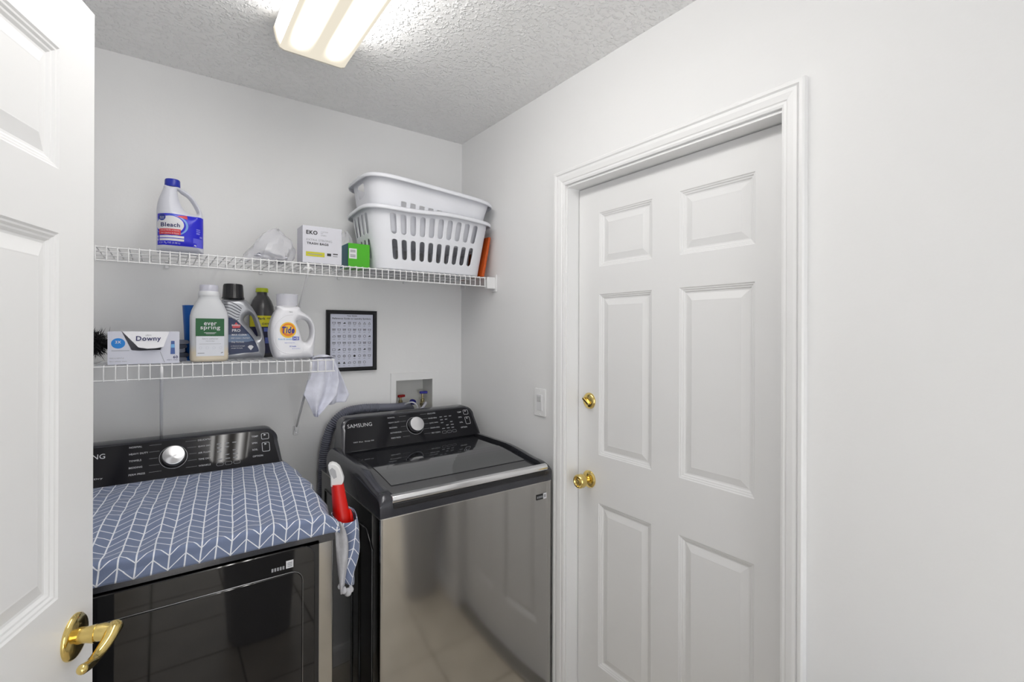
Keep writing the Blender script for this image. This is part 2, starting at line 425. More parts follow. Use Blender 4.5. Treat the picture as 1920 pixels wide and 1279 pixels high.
# open door leaf on the left
DA = math.radians(19.5); Dd = Vector((math.sin(DA), math.cos(DA), 0)); Dn = Vector((math.cos(DA), -math.sin(DA), 0)); De = Vector((-0.0951, 1.1273, 0))
def leaf(u, v, d): p = De - Dd * u + Dn * d; return (p.x, p.y, v + 0.012)
W2 = 0.906
d2 = sroot('door_2', 'white six-panel door standing ajar with a brass lever', tuple(De - Dd * W2))
panel_door(d2, W2, 2.028, [(0.1, 0.40), (0.507, 0.806)], [(0.215, 0.835), (1.047, 1.622), (1.722, 1.912)], leaf, 0.035)
hu, hz = 0.058, 0.962
def lv(u, v, d): return leaf(hu + u, hz + v, d)
lever = ob('lever_handle', tube([lv(0, 0, d) for d in (0.008, 0.02, 0.032)], [0.0135, 0.0125, 0.015], 20), M_brass, d2, smooth=True, angle=50)
ob('rosette', loft([[lv(r * math.cos(2 * PI * i / 36), r * math.sin(2 * PI * i / 36), d) for i in range(36)] for r, d in
                    ((0.036, 0), (0.036, 0.003), (0.033, 0.006), (0.029, 0.007), (0.024, 0.009), (0.014, 0.010))]), M_brass, lever, smooth=True, angle=50)
pts = spline([(-0.022, 0.002, 0.050), (-0.010, 0.003, 0.054), (0.004, 0.002, 0.056), (0.020, -0.006, 0.055), (0.040, -0.013, 0.052), (0.062, -0.013, 0.052), (0.084, -0.006, 0.055), (0.100, 0.000, 0.056)], 6)
n_ = len(pts); rad = [0.004 + 0.0095 * min(1, (i / n_) * 6) - 0.0060 * min(1, (i / n_) * 1.6) for i in range(n_)]; rad[-1], rad[-2], rad[-3], rad[0], rad[1] = 0.001, 0.0045, 0.0066, 0.001, 0.0048
ob('grip', tube([lv(*p) for p in pts], rad, 14), M_brass, lever, smooth=True, angle=60)
ob('neck', tube([lv(0, 0.001, d) for d in (0.030, 0.042, 0.052)], [0.013, 0.014, 0.012], 20), M_brass, lever, smooth=True, angle=60)
ob('latch_plate', ([leaf(-0.0008, z, d) for z, d in ((hz - 0.03, -0.029), (hz + 0.03, -0.029), (hz + 0.03, -0.006), (hz - 0.03, -0.006))], [(0, 1, 2, 3)]), M_brass, d2)

# ---------------------------------------------------------------- ceiling light
def lens_mat():
    m = bpy.data.materials.new('lit_diffuser'); m.use_nodes = True; nt = m.node_tree; L = nt.links
    for n in list(nt.nodes):
        if n.type != 'OUTPUT_MATERIAL': nt.nodes.remove(n)
    out = [n for n in nt.nodes if n.type == 'OUTPUT_MATERIAL'][0]
    tc = nt.nodes.new('ShaderNodeTexCoord'); sep = nt.nodes.new('ShaderNodeSeparateXYZ'); L.new(tc.outputs['Object'], sep.inputs[0])
    def math_(op, a, b=None):
        n = nt.nodes.new('ShaderNodeMath'); n.operation = op
        for i, q in enumerate((a, b)):
            if q is None: continue
            if isinstance(q, (int, float)): n.inputs[i].default_value = q
            else: L.new(q, n.inputs[i])
        return n.outputs[0]
    x = math_('ABSOLUTE', math_('SUBTRACT', sep.outputs['X'], LX)); t = math_('ABSOLUTE', math_('SUBTRACT', x, 0.052))
    g = math_('MAXIMUM', math_('SUBTRACT', 1.0, math_('DIVIDE', t, 0.040)), 0.0); g = math_('POWER', g, 1.8)
    e = math_('MINIMUM', math_('MAXIMUM', math_('DIVIDE', math_('SUBTRACT', LY_B - 0.015, sep.outputs['Y']), 0.13), 0.0), 1.0)
    st = math_('ADD', math_('MULTIPLY', math_('MULTIPLY', g, math_('POWER', e, 2.0)), LAMP), 0.86)
    side = math_('MULTIPLY', math_('GREATER_THAN', sep.outputs['Z'], ZC - 0.080), 11.5)          # the flanks of the wraparound lens
    st = math_('ADD', st, math_('MULTIPLY', side, e))
    mixc = nt.nodes.new('ShaderNodeMix'); mixc.data_type = 'RGBA'; L.new(math_('MINIMUM', math_('DIVIDE', math_('SUBTRACT', st, 1.0), 3.0), 1.0), mixc.inputs[0])
    mixc.inputs[6].default_value = (1.0, 0.92, 0.76, 1); mixc.inputs[7].default_value = (1.0, 0.98, 0.95, 1)
    em = nt.nodes.new('ShaderNodeEmission'); L.new(mixc.outputs[2], em.inputs['Color']); L.new(st, em.inputs['Strength'])
    L.new(em.outputs[0], out.inputs['Surface'])
    return m
LX, LY_B, LY_A = 0.402, 1.665, 0.445
lt = thing('ceiling_light', 'lit fluorescent ceiling fixture with a frosted wraparound lens', 'ceiling light', (LX, 1.055, ZC))
pan = [(-0.105, 0), (0.105, 0), (0.112, -0.008), (0.112, -0.014), (0.105, -0.016), (-0.105, -0.016), (-0.112, -0.014), (-0.112, -0.008)]
ob('base_pan', prism(pan, lambda u, v, d: (LX + u, d, ZC + v), LY_A + 0.004, LY_B - 0.004), mat('lamp_pan', (0.78, 0.77, 0.74), 0.4), lt)
lens = [(-0.113, -0.014), (-0.118, -0.026), (-0.110, -0.062), (-0.100, -0.082), (-0.088, -0.0865), (0.088, -0.0865), (0.100, -0.082), (0.110, -0.062), (0.118, -0.026), (0.113, -0.014)]
ob('lens', loft([[(LX + u, y, ZC + v) for u, v in lens] for y in np.linspace(LY_A + 0.006, LY_B - 0.006, 14)], False, False), lens_mat(), lt)
M_cap = mat('lens_end', (0.80, 0.76, 0.68), 0.35, trans=0.0)
for y0, y1 in ((LY_A, LY_A + 0.007), (LY_B - 0.007, LY_B)):
    ob('end_cap', prism([(u * 1.012, v * 1.01) for u, v in lens], lambda u, v, d: (LX + u, d, ZC + v), y0, y1), M_cap, lt)

# ---------------------------------------------------------------- light switch
sw = thing('light_switch', 'white rocker dimmer switch on the wall beside the door casing', 'switch', (XR, 1.537, 1.13))
sy, sz = 1.538, 1.190
ob('plate', prism(rrect(-0.036, 0.036, -0.057, 0.057, 0.006), lambda u, v, d: (XR - d, sy + u, sz + v), 0.0, 0.006), M_trim, sw, bevel=0.002)
ob('rocker', prism(rrect(-0.0165, 0.0165, -0.033, 0.033, 0.002), lambda u, v, d: (XR - d - v * 0.03, sy + u, sz + v), 0.005, 0.0095), M_plastic_w, sw, bevel=0.001)
ob('slider', prism(rrect(-0.012, 0.012, 0.004, 0.026, 0.002), lambda u, v, d: (XR - d, sy + u, sz + v), 0.006, 0.012), mat('switch_grey', (0.62, 0.62, 0.63), 0.4), sw, bevel=0.001)
for s in (-1, 1):
    ob('screw', revx([(0.003, 0), (0.003, 0.001), (0.001, 0.0016)], XR - 0.006, sy, sz + s * 0.048, 10), M_plastic_w, sw)

# ================================================================ WIRE SHELVES
def shelf(label, zt, yf, x0, x1, drop, pitch, phase, braces, endcap, wall_clips):
    root = thing('wire_shelf', label, 'shelf', (x0, YB, zt), 'white wire shelves on the back wall')
    rw, rr = 0.0019, 0.0024
    zd = zt + rr + rw - 0.0008          # deck wire centre
    for nm, y, z in (('front_rail', yf, zt), ('lip_rail', yf - 0.002, zt - drop), ('middle_rod', yf + 0.10, zt - 0.001), ('middle_rod', yf + 0.20, zt - 0.001), ('back_rod', YB - 0.010, zt - 0.001)):
        ob(nm, tube([(x0, y, z), (x1, y, z)], rr if 'rail' in nm else rr * 0.9, 8), M_wire, root, smooth=True, angle=60)
    n = int((x1 - x0) / pitch); k0 = math.ceil((x0 - phase) / pitch)
    me = None
    for k in range(k0, k0 + n + 2):
        x = phase + k * pitch
        if x > x1 - 0.002: break
        if me is None:
            o = ob('deck_wire', tube([(0, YB - 0.006, zd), (0, yf + 0.004, zd), (0, yf - 0.0028, zd - 0.0016), (0, yf - 0.0042, zd - 0.006), (0, yf - 0.0042, zt - drop - 0.002)], rw, 6), M_wire, root, smooth=True, angle=70)
            me = o.data; o.location = (x, 0, 0)
        else: inst(me, 'deck_wire', (x, 0, 0), root)
    for bx0, bx1, zf in braces:
        br = ob('support_brace', tube(spline([(bx0, yf - 0.004, zt - drop * 0.1), (bx0, yf + 0.006, zt - drop - 0.004), ((bx0 + bx1) / 2, (yf + YB) / 2, (zt - drop + zf) / 2), (bx1, YB - 0.012, zf + 0.012)], 4), 0.0048, 8), M_wire, root, smooth=True, angle=60)
        ob('brace_foot', join(prism(rrect(-0.011, 0.011, -0.024, 0.016, 0.004), lambda u, v, d: (bx1 + u, YB - d, zf + v), 0.0, 0.006),
                              prism(rrect(-0.007, 0.007, -0.004, 0.018, 0.003), lambda u, v, d: (bx1 + u, YB - d, zf + v), 0.006, 0.018)), M_wire, br, bevel=0.001)
        ob('screw', loft([[(bx1 + r * math.cos(a), YB - 0.006 - d, zf - 0.013 + r * math.sin(a)) for a in np.linspace(0, 2 * PI, 12, endpoint=False)] for r, d in ((0.0035, 0), (0.003, 0.002))]), M_chrome, br)
        if endcap: ob('brace_hook', tube(spline([(bx0 - 0.016, yf - 0.004, zt - drop * 0.62), (bx0 - 0.010, yf - 0.0075, zt - drop * 0.42), (bx0, yf - 0.008, zt - drop * 0.52), (bx0 + 0.010, yf - 0.0075, zt - drop * 0.42), (bx0 + 0.016, yf - 0.004, zt - drop * 0.62)], 5), 0.0032, 8), M_wire, br, smooth=True)
    for cx in wall_clips:
        ob('wall_clip', prism([(0, 0.008), (0.016, 0.008), (0.018, 0.002), (0.010, -0.004), (0.010, -0.02), (0, -0.02)], lambda u, v, d: (cx + d, YB - u, zt + v), -0.006, 0.006), M_wire, root, bevel=0.001)
    if endcap:
        e = ob('end_bracket', join(box(XR - 0.006, XR, yf - 0.02, yf + 0.018, zt - 0.062, zt + 0.016), box(x1 - 0.004, XR - 0.005, yf - 0.012, yf - 0.008, zt - drop - 0.008, zt + 0.004),
                                   box(x1 - 0.004, XR - 0.005, yf - 0.010, yf + 0.012, zt - drop - 0.010, zt - drop - 0.006), box(x1 - 0.004, XR - 0.005, yf + 0.006, yf + 0.010, zt - drop - 0.008, zt - 0.004)), M_wire, root, bevel=0.0012)
        ob('wall_bracket', join(box(XR - 0.005, XR, YB - 0.045, YB, zt - 0.03, zt + 0.012), box(x1, XR - 0.004, YB - 0.02, YB - 0.016, zt - 0.008, zt - 0.004)), M_wire, root, bevel=0.001)
    return root
ZU, ZL_ = 1.7295, 1.3715
shelf('long white wire shelf running to the corner above the picture', ZU, 1.881, XL + 0.004, 1.224, 0.0395, 0.0258, -0.0008, [(0.4392, 0.4392, 1.415)], True, [0.02, 0.33, 0.64, 0.95])
shelf('short lower white wire shelf carrying the detergent bottles', ZL_, 1.876, XL + 0.004, 0.536, 0.0415, 0.0277, 0.003, [(0.449, 0.466, 1.065), (0.0045, 0.0045, 1.04)], False, [0.10, 0.38])
ZT, ZB = ZU + 0.0055, ZL_ + 0.0055       # resting heights

# ================================================================ WASHER
def smooth01(t): t = min(1, max(0, t)); return t * t * (3 - 2 * t)
def deck_h(y, yf, h0, h1):               # height profile of a machine top, rounded at the front
    t = (y - yf)
    if t < 0.05: return h0 + (h1 - h0) * 0.62 * math.sqrt(max(0, 1 - (1 - t / 0.05) ** 2))
    return h0 + (h1 - h0) * (0.62 + 0.38 * smooth01((t - 0.05) / 0.22) ** 0.8)
def console(root, x0, x1, yb, zb, yt, zt, label_left, texts_l, texts_r, kx, sub, hole=None):
    """tilted control panel; u along x, v up the slope"""
    cx = (x0 + x1) / 2; Hs = math.hypot(yt - yb, zt - zb)
    V_ = np.array((0, yt - yb, zt - zb)) / Hs; N_ = np.array((0, V_[2] * -1, V_[1]))
    fm = basis((cx, yb, zb), (1, 0, 0), V_, N_)
    hw = (x1 - x0) / 2
    def outline(g, top):
        a = hw - g; r = 0.042 - g * 0.5
        pts = [(-a, 0 + g * 0.3), (a, 0 + g * 0.3)]
        cxr = a - 0.052; czr = Hs - g - r
        for i in range(9):
            an = math.radians(90 * i / 8 - 10 * (1 - i / 8)); pts.append((cxr + r * math.cos(an), czr + r * math.sin(an)))
        for i in range(9):
            an = math.radians(90 + 90 * i / 8 + 10 * (i / 8)); pts.append((-cxr + r * math.cos(an), czr + r * math.sin(an)))
        return pts
    back = [(p[0], yb + 0.115 + (p[1] / Hs) * 0.01, zb + p[1] * V_[2]) for p in outline(0, 0)]
    back = [(cx + p[0], p[1], p[2]) for p in back]
    body = loft([back, [fm(u, v, -0.004) for u, v in outline(0.0, 0)], [fm(u, v, 0.0) for u, v in outline(0.006, 0)]])
    c = ob('control_console', body, M_deck, root, smooth=True, angle=35)
    ob('fascia', loft([[fm(u, v, -0.002) for u, v in outline(0.008, 0)], [fm(u, v, 0.0015) for u, v in outline(0.0095, 0)]]), M_panel, c, smooth=True, angle=35)
    T = lambda u, v, d=0: fm(u, v, 0.0024 + d)
    ob('lettering', text('SAMSUNG', T, w=0.102, u0=-hw + 0.085, v0=Hs * 0.735, bold=0.0), M_white_ink, c)
    ob('lettering', text(sub, T, w=0.085, h=0.0058, u0=-hw + 0.090, v0=Hs * 0.25, bold=0.006), M_white_ink, c)
    # dial
    ku, kv = kx, Hs * 0.53
    ring = lambda r, d, n=40: [fm(ku + r * math.cos(2 * PI * i / n), kv + r * math.sin(2 * PI * i / n), d) for i in range(n)]
    ob('dial_ring', loft([ring(0.0395, 0.002), ring(0.0395, 0.003), ring(0.0385, 0.003), ring(0.0385, 0.002)], False, False), M_white_ink, c)
    k = ob('dial', loft([ring(0.034, 0.001), ring(0.034, 0.010), ring(0.0335, 0.012)]), M_black, c, smooth=True, angle=40)
    ob('dial_cap', loft([ring(0.033, 0.012), ring(0.0325, 0.026), ring(0.031, 0.0285), ring(0.0295, 0.029)]), M_knob, k, smooth=True, angle=30)
    for i, t in enumerate(texts_l):
        v = Hs * (0.86 - 0.155 * i)
        ob('lettering', text(t, T, h=0.0056, u0=ku - 0.118, v0=v, bold=0.0, anchor='l'), M_white_ink, c)
        ob('marker', flat([(ku - 0.066 - (2 - abs(i - 2)) * 0 , v), (ku - 0.043 + abs(i - 2) * 0.005, v), (ku - 0.043 + abs(i - 2) * 0.005, v + 0.0008), (ku - 0.066, v + 0.0008)], T), M_grey_ink, c)
    for i, t in enumerate(texts_r):
        v = Hs * (0.86 - 0.155 * i)
        ob('lettering', text(t, T, h=0.0056, u0=ku + 0.070, v0=v, bold=0.0, anchor='l'), M_white_ink, c)
        ob('marker', flat([(ku + 0.044 - abs(i - 2) * 0.005, v), (ku + 0.066, v), (ku + 0.066, v + 0.0008), (ku + 0.044 - abs(i - 2) * 0.005, v + 0.0008)], T), M_grey_ink, c)
    g = []
    random.seed(3)
    for i in range(3):
        for j in range(5):
            u = ku + 0.126 + i * 0.024; v = Hs * (0.70 - j * 0.095)
            if (i + j) % 4 == 3: continue
            g.append(flat([(u, v), (u + 0.010 + 0.006 * random.random(), v), (u + 0.014, v + 0.0034), (u, v + 0.0034)], T))
    ob('settings_print', join(*g), M_grey_ink, c)
    for i in range(3):
        u = ku + 0.133 + i * 0.026; v = Hs * 0.20 + 0.002
        o_, i_ = rrect(u - 0.011, u + 0.011, v - 0.006, v + 0.006, 0.0055), rrect(u - 0.0100, u + 0.0100, v - 0.005, v + 0.005, 0.0047)
        ob('button', loft([[T(*p) for p in o_], [T(*p) for p in i_]], False, False), M_grey_ink, c)
    for i, t in enumerate(('TEMP', 'SPIN', 'SOIL', 'OPTION')):
        ob('lettering', text(t, T, h=0.0062, u0=hw - 0.098, v0=Hs * (0.80 - 0.17 * i), bold=0.004, anchor='l'), M_white_ink, c)
    for v0, v1 in ((0.70, 0.86), (0.38, 0.62)):
        o_, i_ = rrect(hw - 0.066, hw - 0.040, Hs * v0, Hs * v1, 0.005), rrect(hw - 0.0645, hw - 0.0415, Hs * v0 + 0.0015, Hs * v1 - 0.0015, 0.004)
        bt = ob('button', loft([[T(*p) for p in o_], [T(*p) for p in i_]], False, False), M_white_ink, c)
        ob('button_symbol', flat([(hw - 0.057, Hs * v1 - 0.010), (hw - 0.049, Hs * v1 - 0.0065), (hw - 0.057, Hs * v1 - 0.003)], T), M_white_ink, bt)
    return fm, Hs

WX0, WX1, WYF, WYB = 0.547, 1.237, 1.430, 2.105
wm = thing('washing_machine', 'top-load washing machine in black stainless with a glass lid, beside the door', 'washing machine', (0.892, 1.77, 0))
# cabinet: dark sides with rounded front corners
def hring(x0, x1, y0, y1, z, r, n=6):
    return [(x, y, z) for x, y in rrect(x0, x1, y0, y1, r, n)]
M_side = mat('cabinet_black', (0.016, 0.016, 0.018), 0.25, coat=0.3)
ob('cabinet', loft([hring(WX0, WX1, WYF + 0.012, WYB, 0.03, 0.012), hring(WX0, WX1, WYF + 0.012, WYB, 0.900, 0.012)]), M_side, wm, smooth=True, angle=40)
for sx in (WX0 + 0.05, WX1 - 0.05):
    for syy in (WYF + 0.06, WYB - 0.06):
        ob('foot', lathe([(0.022, 0), (0.022, 0.012), (0.012, 0.016), (0.012, 0.032)], sx, syy, 14), M_black, wm)
# stainless front wrapping round the corners
fr = [(x, y) for x, y in rrect(WX0 - 0.001, WX1 + 0.001, WYF, WYF + 0.08, 0.010, 5)]
ob('front_panel', loft([[(x, y, z) for x, y in fr] for z in (0.055, 0.9005)]), M_steel, wm, smooth=True, angle=40)
ob('seam_trim', loft([[(x, y, z) for x, y in rrect(WX0 - 0.002, WX1 + 0.002, WYF - 0.001, WYB, 0.012, 5)] for z in (0.9005, 0.9035)]), mat('seam_metal', (0.55, 0.54, 0.52), 0.3, metal=1), wm, smooth=True, angle=40)
# side emboss on the left flank
for (ya, yb_, za, zb) in ((1.50, 1.62, 0.10, 0.835), (1.70, 2.04, 0.10, 0.835)):
    lp = [(WX0 - 0.0005, y, z) for y, z in [(ya, za), (ya, zb - 0.05), (ya + 0.05, zb), (yb_, zb), (yb_, za)]]
    ob('side_emboss', tube(lp, 0.004, 6, closed=True), M_side, wm, smooth=True)
# top cover as a rounded rim around the lid well
LX0, LX1, LYB = WX0 + 0.043, WX1 - 0.043, 1.945
def topcover(x0, x1, yf, yb, h0, h1, well, zbot):
    xs = [x0 - 0.001] + [x0 + a for a in (0.0015, 0.004, 0.008, 0.014, 0.022, 0.030)]
    if well: xs += [well[0] - 0.003, well[0], well[0] + 0.001, (x0 + x1) / 2, well[1] - 0.001, well[1], well[1] + 0.003]
    else: xs += list(np.linspace(x0 + 0.06, x1 - 0.06, 7))
    xs += [x1 - a for a in (0.030, 0.022, 0.014, 0.008, 0.004, 0.0015)] + [x1 + 0.001]
    ys = [yf + a for a in (0, 0.001, 0.003, 0.006, 0.010, 0.016, 0.024, 0.034, 0.05, 0.07, 0.09, 0.12, 0.16, 0.2, 0.25, 0.3, 0.38, 0.46)] + [well[2] - 0.002 if well else yb - 0.05, well[2] if well else yb - 0.02, yb]
    V, Fc = [], []
    n, m = len(xs), len(ys)
    for y in ys:
        for x in xs:
            e = min(x - x0, x1 - x); s = math.sqrt(max(0, 1 - (1 - min(1, max(0, e / 0.030))) ** 2))
            z = deck_h(y, yf, h0, h1); z = h0 + (z - h0) * (0.45 + 0.55 * s)
            if well and well[0] - 0.0005 < x < well[1] + 0.0005 and y < well[2] - 0.001: z = min(z, max(h0, lid_z(y) - 0.030 - 0.05 * max(0, 0.02 - (y - yf))))
            V.append((x, y, z))
    for j in range(m - 1):
        for i in range(n - 1): Fc.append((j * n + i, j * n + i + 1, (j + 1) * n + i + 1, (j + 1) * n + i))
    # skirt
    per = [i for i in range(n)] + [j * n + n - 1 for j in range(1, m)] + [(m - 1) * n + i for i in range(n - 2, -1, -1)] + [j * n for j in range(m - 2, 0, -1)]
    k = len(V); V += [(V[i][0], V[i][1], zbot) for i in per]
    for a in range(len(per)): b = (a + 1) % len(per); Fc.append((per[a], per[b], k + b, k + a))
    Fc.append([k + a for a in range(len(per))])
    return V, Fc
def lid_z(y): return 0.962 + 0.028 * smooth01((y - WYF) / 0.30)
ob('top_cover', topcover(WX0, WX1, WYF, 2.02, 0.9355, 1.004, (LX0, LX1, LYB), 0.9035), M_deck, wm, smooth=True, angle=38)
# lid: frame, glass pane and handle bar
g = 0.006
def lidgrid(x0, x1, y0, y1, off, th):
    ys = np.linspace(y0, y1, 16); top = [[(x, y, lid_z(y) + off) for x in np.linspace(x0, x1, 9)] for y in ys]
    V = [p for r in top for p in r]; n = 9; m = 16
    Fc = [(j * n + i, j * n + i + 1, (j + 1) * n + i + 1, (j + 1) * n + i) for j in range(m - 1) for i in range(n - 1)]
    k = len(V); V += [(x, y, z - th) for x, y, z in V]; Fc += [[a + k for a in q][::-1] for q in Fc[:]]
    per = list(range(n)) + [j * n + n - 1 for j in range(1, m)] + [(m - 1) * n + i for i in range(n - 2, -1, -1)] + [j * n for j in range(m - 2, 0, -1)]
    for a in range(len(per)): b = (a + 1) % len(per); Fc.append((per[a], per[b], per[b] + k, per[a] + k))
    return V, Fc
lid = ob('lid', lidgrid(LX0 + g, LX1 - g, WYF + 0.006, LYB - 0.008, 0.0, 0.012), mat('lid_frame', (0.020, 0.020, 0.023), 0.22, coat=0.3), wm, bevel=0.003)
ob('glass_pane', lidgrid(LX0 + 0.030, LX1 - 0.018, WYF + 0.095, LYB - 0.025, 0.0022, 0.002), mat('lid_glass', (0.020, 0.021, 0.025), 0.05, spec=0.9, coat=0.5), lid)
ob('handle_bar', prism([(0.0, 0.946), (-0.006, 0.949), (-0.008, 0.958), (-0.004, 0.968), (0.010, 0.971), (0.016, 0.962), (0.010, 0.946)], lambda u, v, d: (d, WYF + u, v), WX0 + 0.036, WX1 - 0.026), M_chrome, lid, bevel=0.0015)
ob('handle_recess', box(WX0 + 0.04, WX1 - 0.03, WYF - 0.0012, WYF + 0.03, 0.926, 0.946), M_black, wm, bevel=0.004)
console(wm, 0.584, 1.230, 1.935, 0.996, 2.005, 1.124, 'SAMSUNG', ('NORMAL', 'HEAVY DUTY', 'BEDDING', 'ACTIVEWEAR', 'PERM PRESS'), ('DELICATES', 'RINSE+SPIN', 'QUICK WASH', 'DRAIN+SPIN', 'SELF CLEAN'), 0.003, 'VRT Plus  Deep Fill')
fw = basis((0, WYF - 0.0012, 0), (1, 0, 0), (0, 0, 1))
st = ob('sticker', flat([(1.160, 0.838), (1.192, 0.838), (1.192, 0.858), (1.160, 0.858)], fw), M_black, wm)
fw2 = basis((0, WYF - 0.0018, 0), (1, 0, 0), (0, 0, 1))
ob('sticker_patch', flat([(1.193, 0.838), (1.209, 0.838), (1.209, 0.860), (1.193, 0.860)], fw2), M_paper, st)
ob('sticker_print', join(*[flat([(1.163 + i * 0.0072, 0.844), (1.168 + i * 0.0072, 0.844), (1.168 + i * 0.0072, 0.852), (1.163 + i * 0.0072, 0.852)], fw2) for i in range(4)]), M_grey_ink, st)
fw3 = basis((0, WYF - 0.0022, 0), (1, 0, 0), (0, 0, 1))
ob('sticker_print', join(flat(rrect(1.197, 1.205, 0.843, 0.855, 0.002), fw3)), M_grey_ink, st)

# ================================================================ DRYER
DX0, DX1, DYF, DYB = -0.296, 0.397, 1.395, 2.09
dm = thing('clothes_dryer', 'front-load clothes dryer with a black glass door, partly behind the open door', 'dryer', (0.05, 1.74, 0))
ob('cabinet', loft([hring(DX0, DX1, DYF + 0.012, DYB, 0.03, 0.010), hring(DX0, DX1, DYF + 0.012, DYB, 0.900, 0.010)]), M_side, dm, smooth=True, angle=40)
for sx in (DX0 + 0.05, DX1 - 0.05):
    for syy in (DYF + 0.06, DYB - 0.06):
        ob('foot', lathe([(0.022, 0), (0.022, 0.012), (0.012, 0.016), (0.012, 0.032)], sx, syy, 14), M_black, dm)
ob('front_panel', loft([[(x, y, z) for x, y in rrect(DX0 - 0.001, DX1 + 0.001, DYF + 0.004, DYF + 0.07, 0.006, 4)] for z in (0.055, 0.893)]), M_steel, dm, smooth=True, angle=40)
ob('top_cover', topcover(DX0, DX1, DYF - 0.002, 2.05, 0.922, 0.988, None, 0.893), M_deck, dm, smooth=True, angle=38)
fy = lambda y: (lambda u, v, d: (u, y - d, v))
ob('door_surround', prism(rrect(DX0 + 0.006, 0.3575, 0.12, 0.9025, 0.004), fy(DYF), -0.006, 0.002), M_black, dm)
dd = ob('door', loft([[(u, DYF - 0.002, v) for u, v in rrect(-0.240, 0.3445, 0.14, 0.899, 0.032)], [(u, DYF - 0.010, v) for u, v in rrect(-0.240, 0.3445, 0.14, 0.899, 0.032)],
                      [(u, DYF - 0.012, v) for u, v in rrect(-0.238, 0.3425, 0.142, 0.897, 0.030)]]), M_blackglass, dm, smooth=True, angle=35)
ob('door_window', loft([[(u, DYF - 0.0118, v) for u, v in rrect(-0.205, 0.312, 0.185, 0.838, 0.028)], [(u, DYF - 0.0145, v) for u, v in rrect(-0.203, 0.310, 0.187, 0.836, 0.026)]]), M_blackglass, dd, smooth=True, angle=25)
ob('window_rim', tube([(u, DYF - 0.0124, v) for u, v in rrect(-0.206, 0.313, 0.184, 0.839, 0.029)], 0.0012, 6, closed=True), mat('rim_grey', (0.25, 0.25, 0.26), 0.25, metal=1), dd, smooth=True)
fd = basis((0, DYF - 0.0128, 0), (1, 0, 0), (0, 0, 1))
st = ob('sticker', flat([(0.271, 0.852), (0.289, 0.852), (0.289, 0.872), (0.271, 0.872)], fd), M_paper, dd)
fd2 = basis((0, DYF - 0.0133, 0), (1, 0, 0), (0, 0, 1))
ob('sticker_print', join(*[flat([(0.274, 0.8555 + i * 0.0045), (0.286, 0.8555 + i * 0.0045), (0.286, 0.858 + i * 0.0045), (0.274, 0.858 + i * 0.0045)], fd2) for i in range(3)]), M_grey_ink, st)
ob('sticker_print', join(*[flat([(0.236 + i * 0.0066, 0.852), (0.2405 + i * 0.0066, 0.852), (0.2405 + i * 0.0066, 0.861), (0.236 + i * 0.0066, 0.861)], fd2) for i in range(5)]), M_grey_ink, st)
console(dm, -0.276, 0.372, 1.955, 0.985, 2.022, 1.114, 'SAMSUNG', ('NORMAL', 'HEAVY DUTY', 'TOWELS', 'BEDDING', 'PERM PRESS'), ('DELICATES', 'QUICK DRY', 'AIR FLUFF', 'TIME DRY', 'WRINKLE'), -0.010, 'SmartCare Dry')

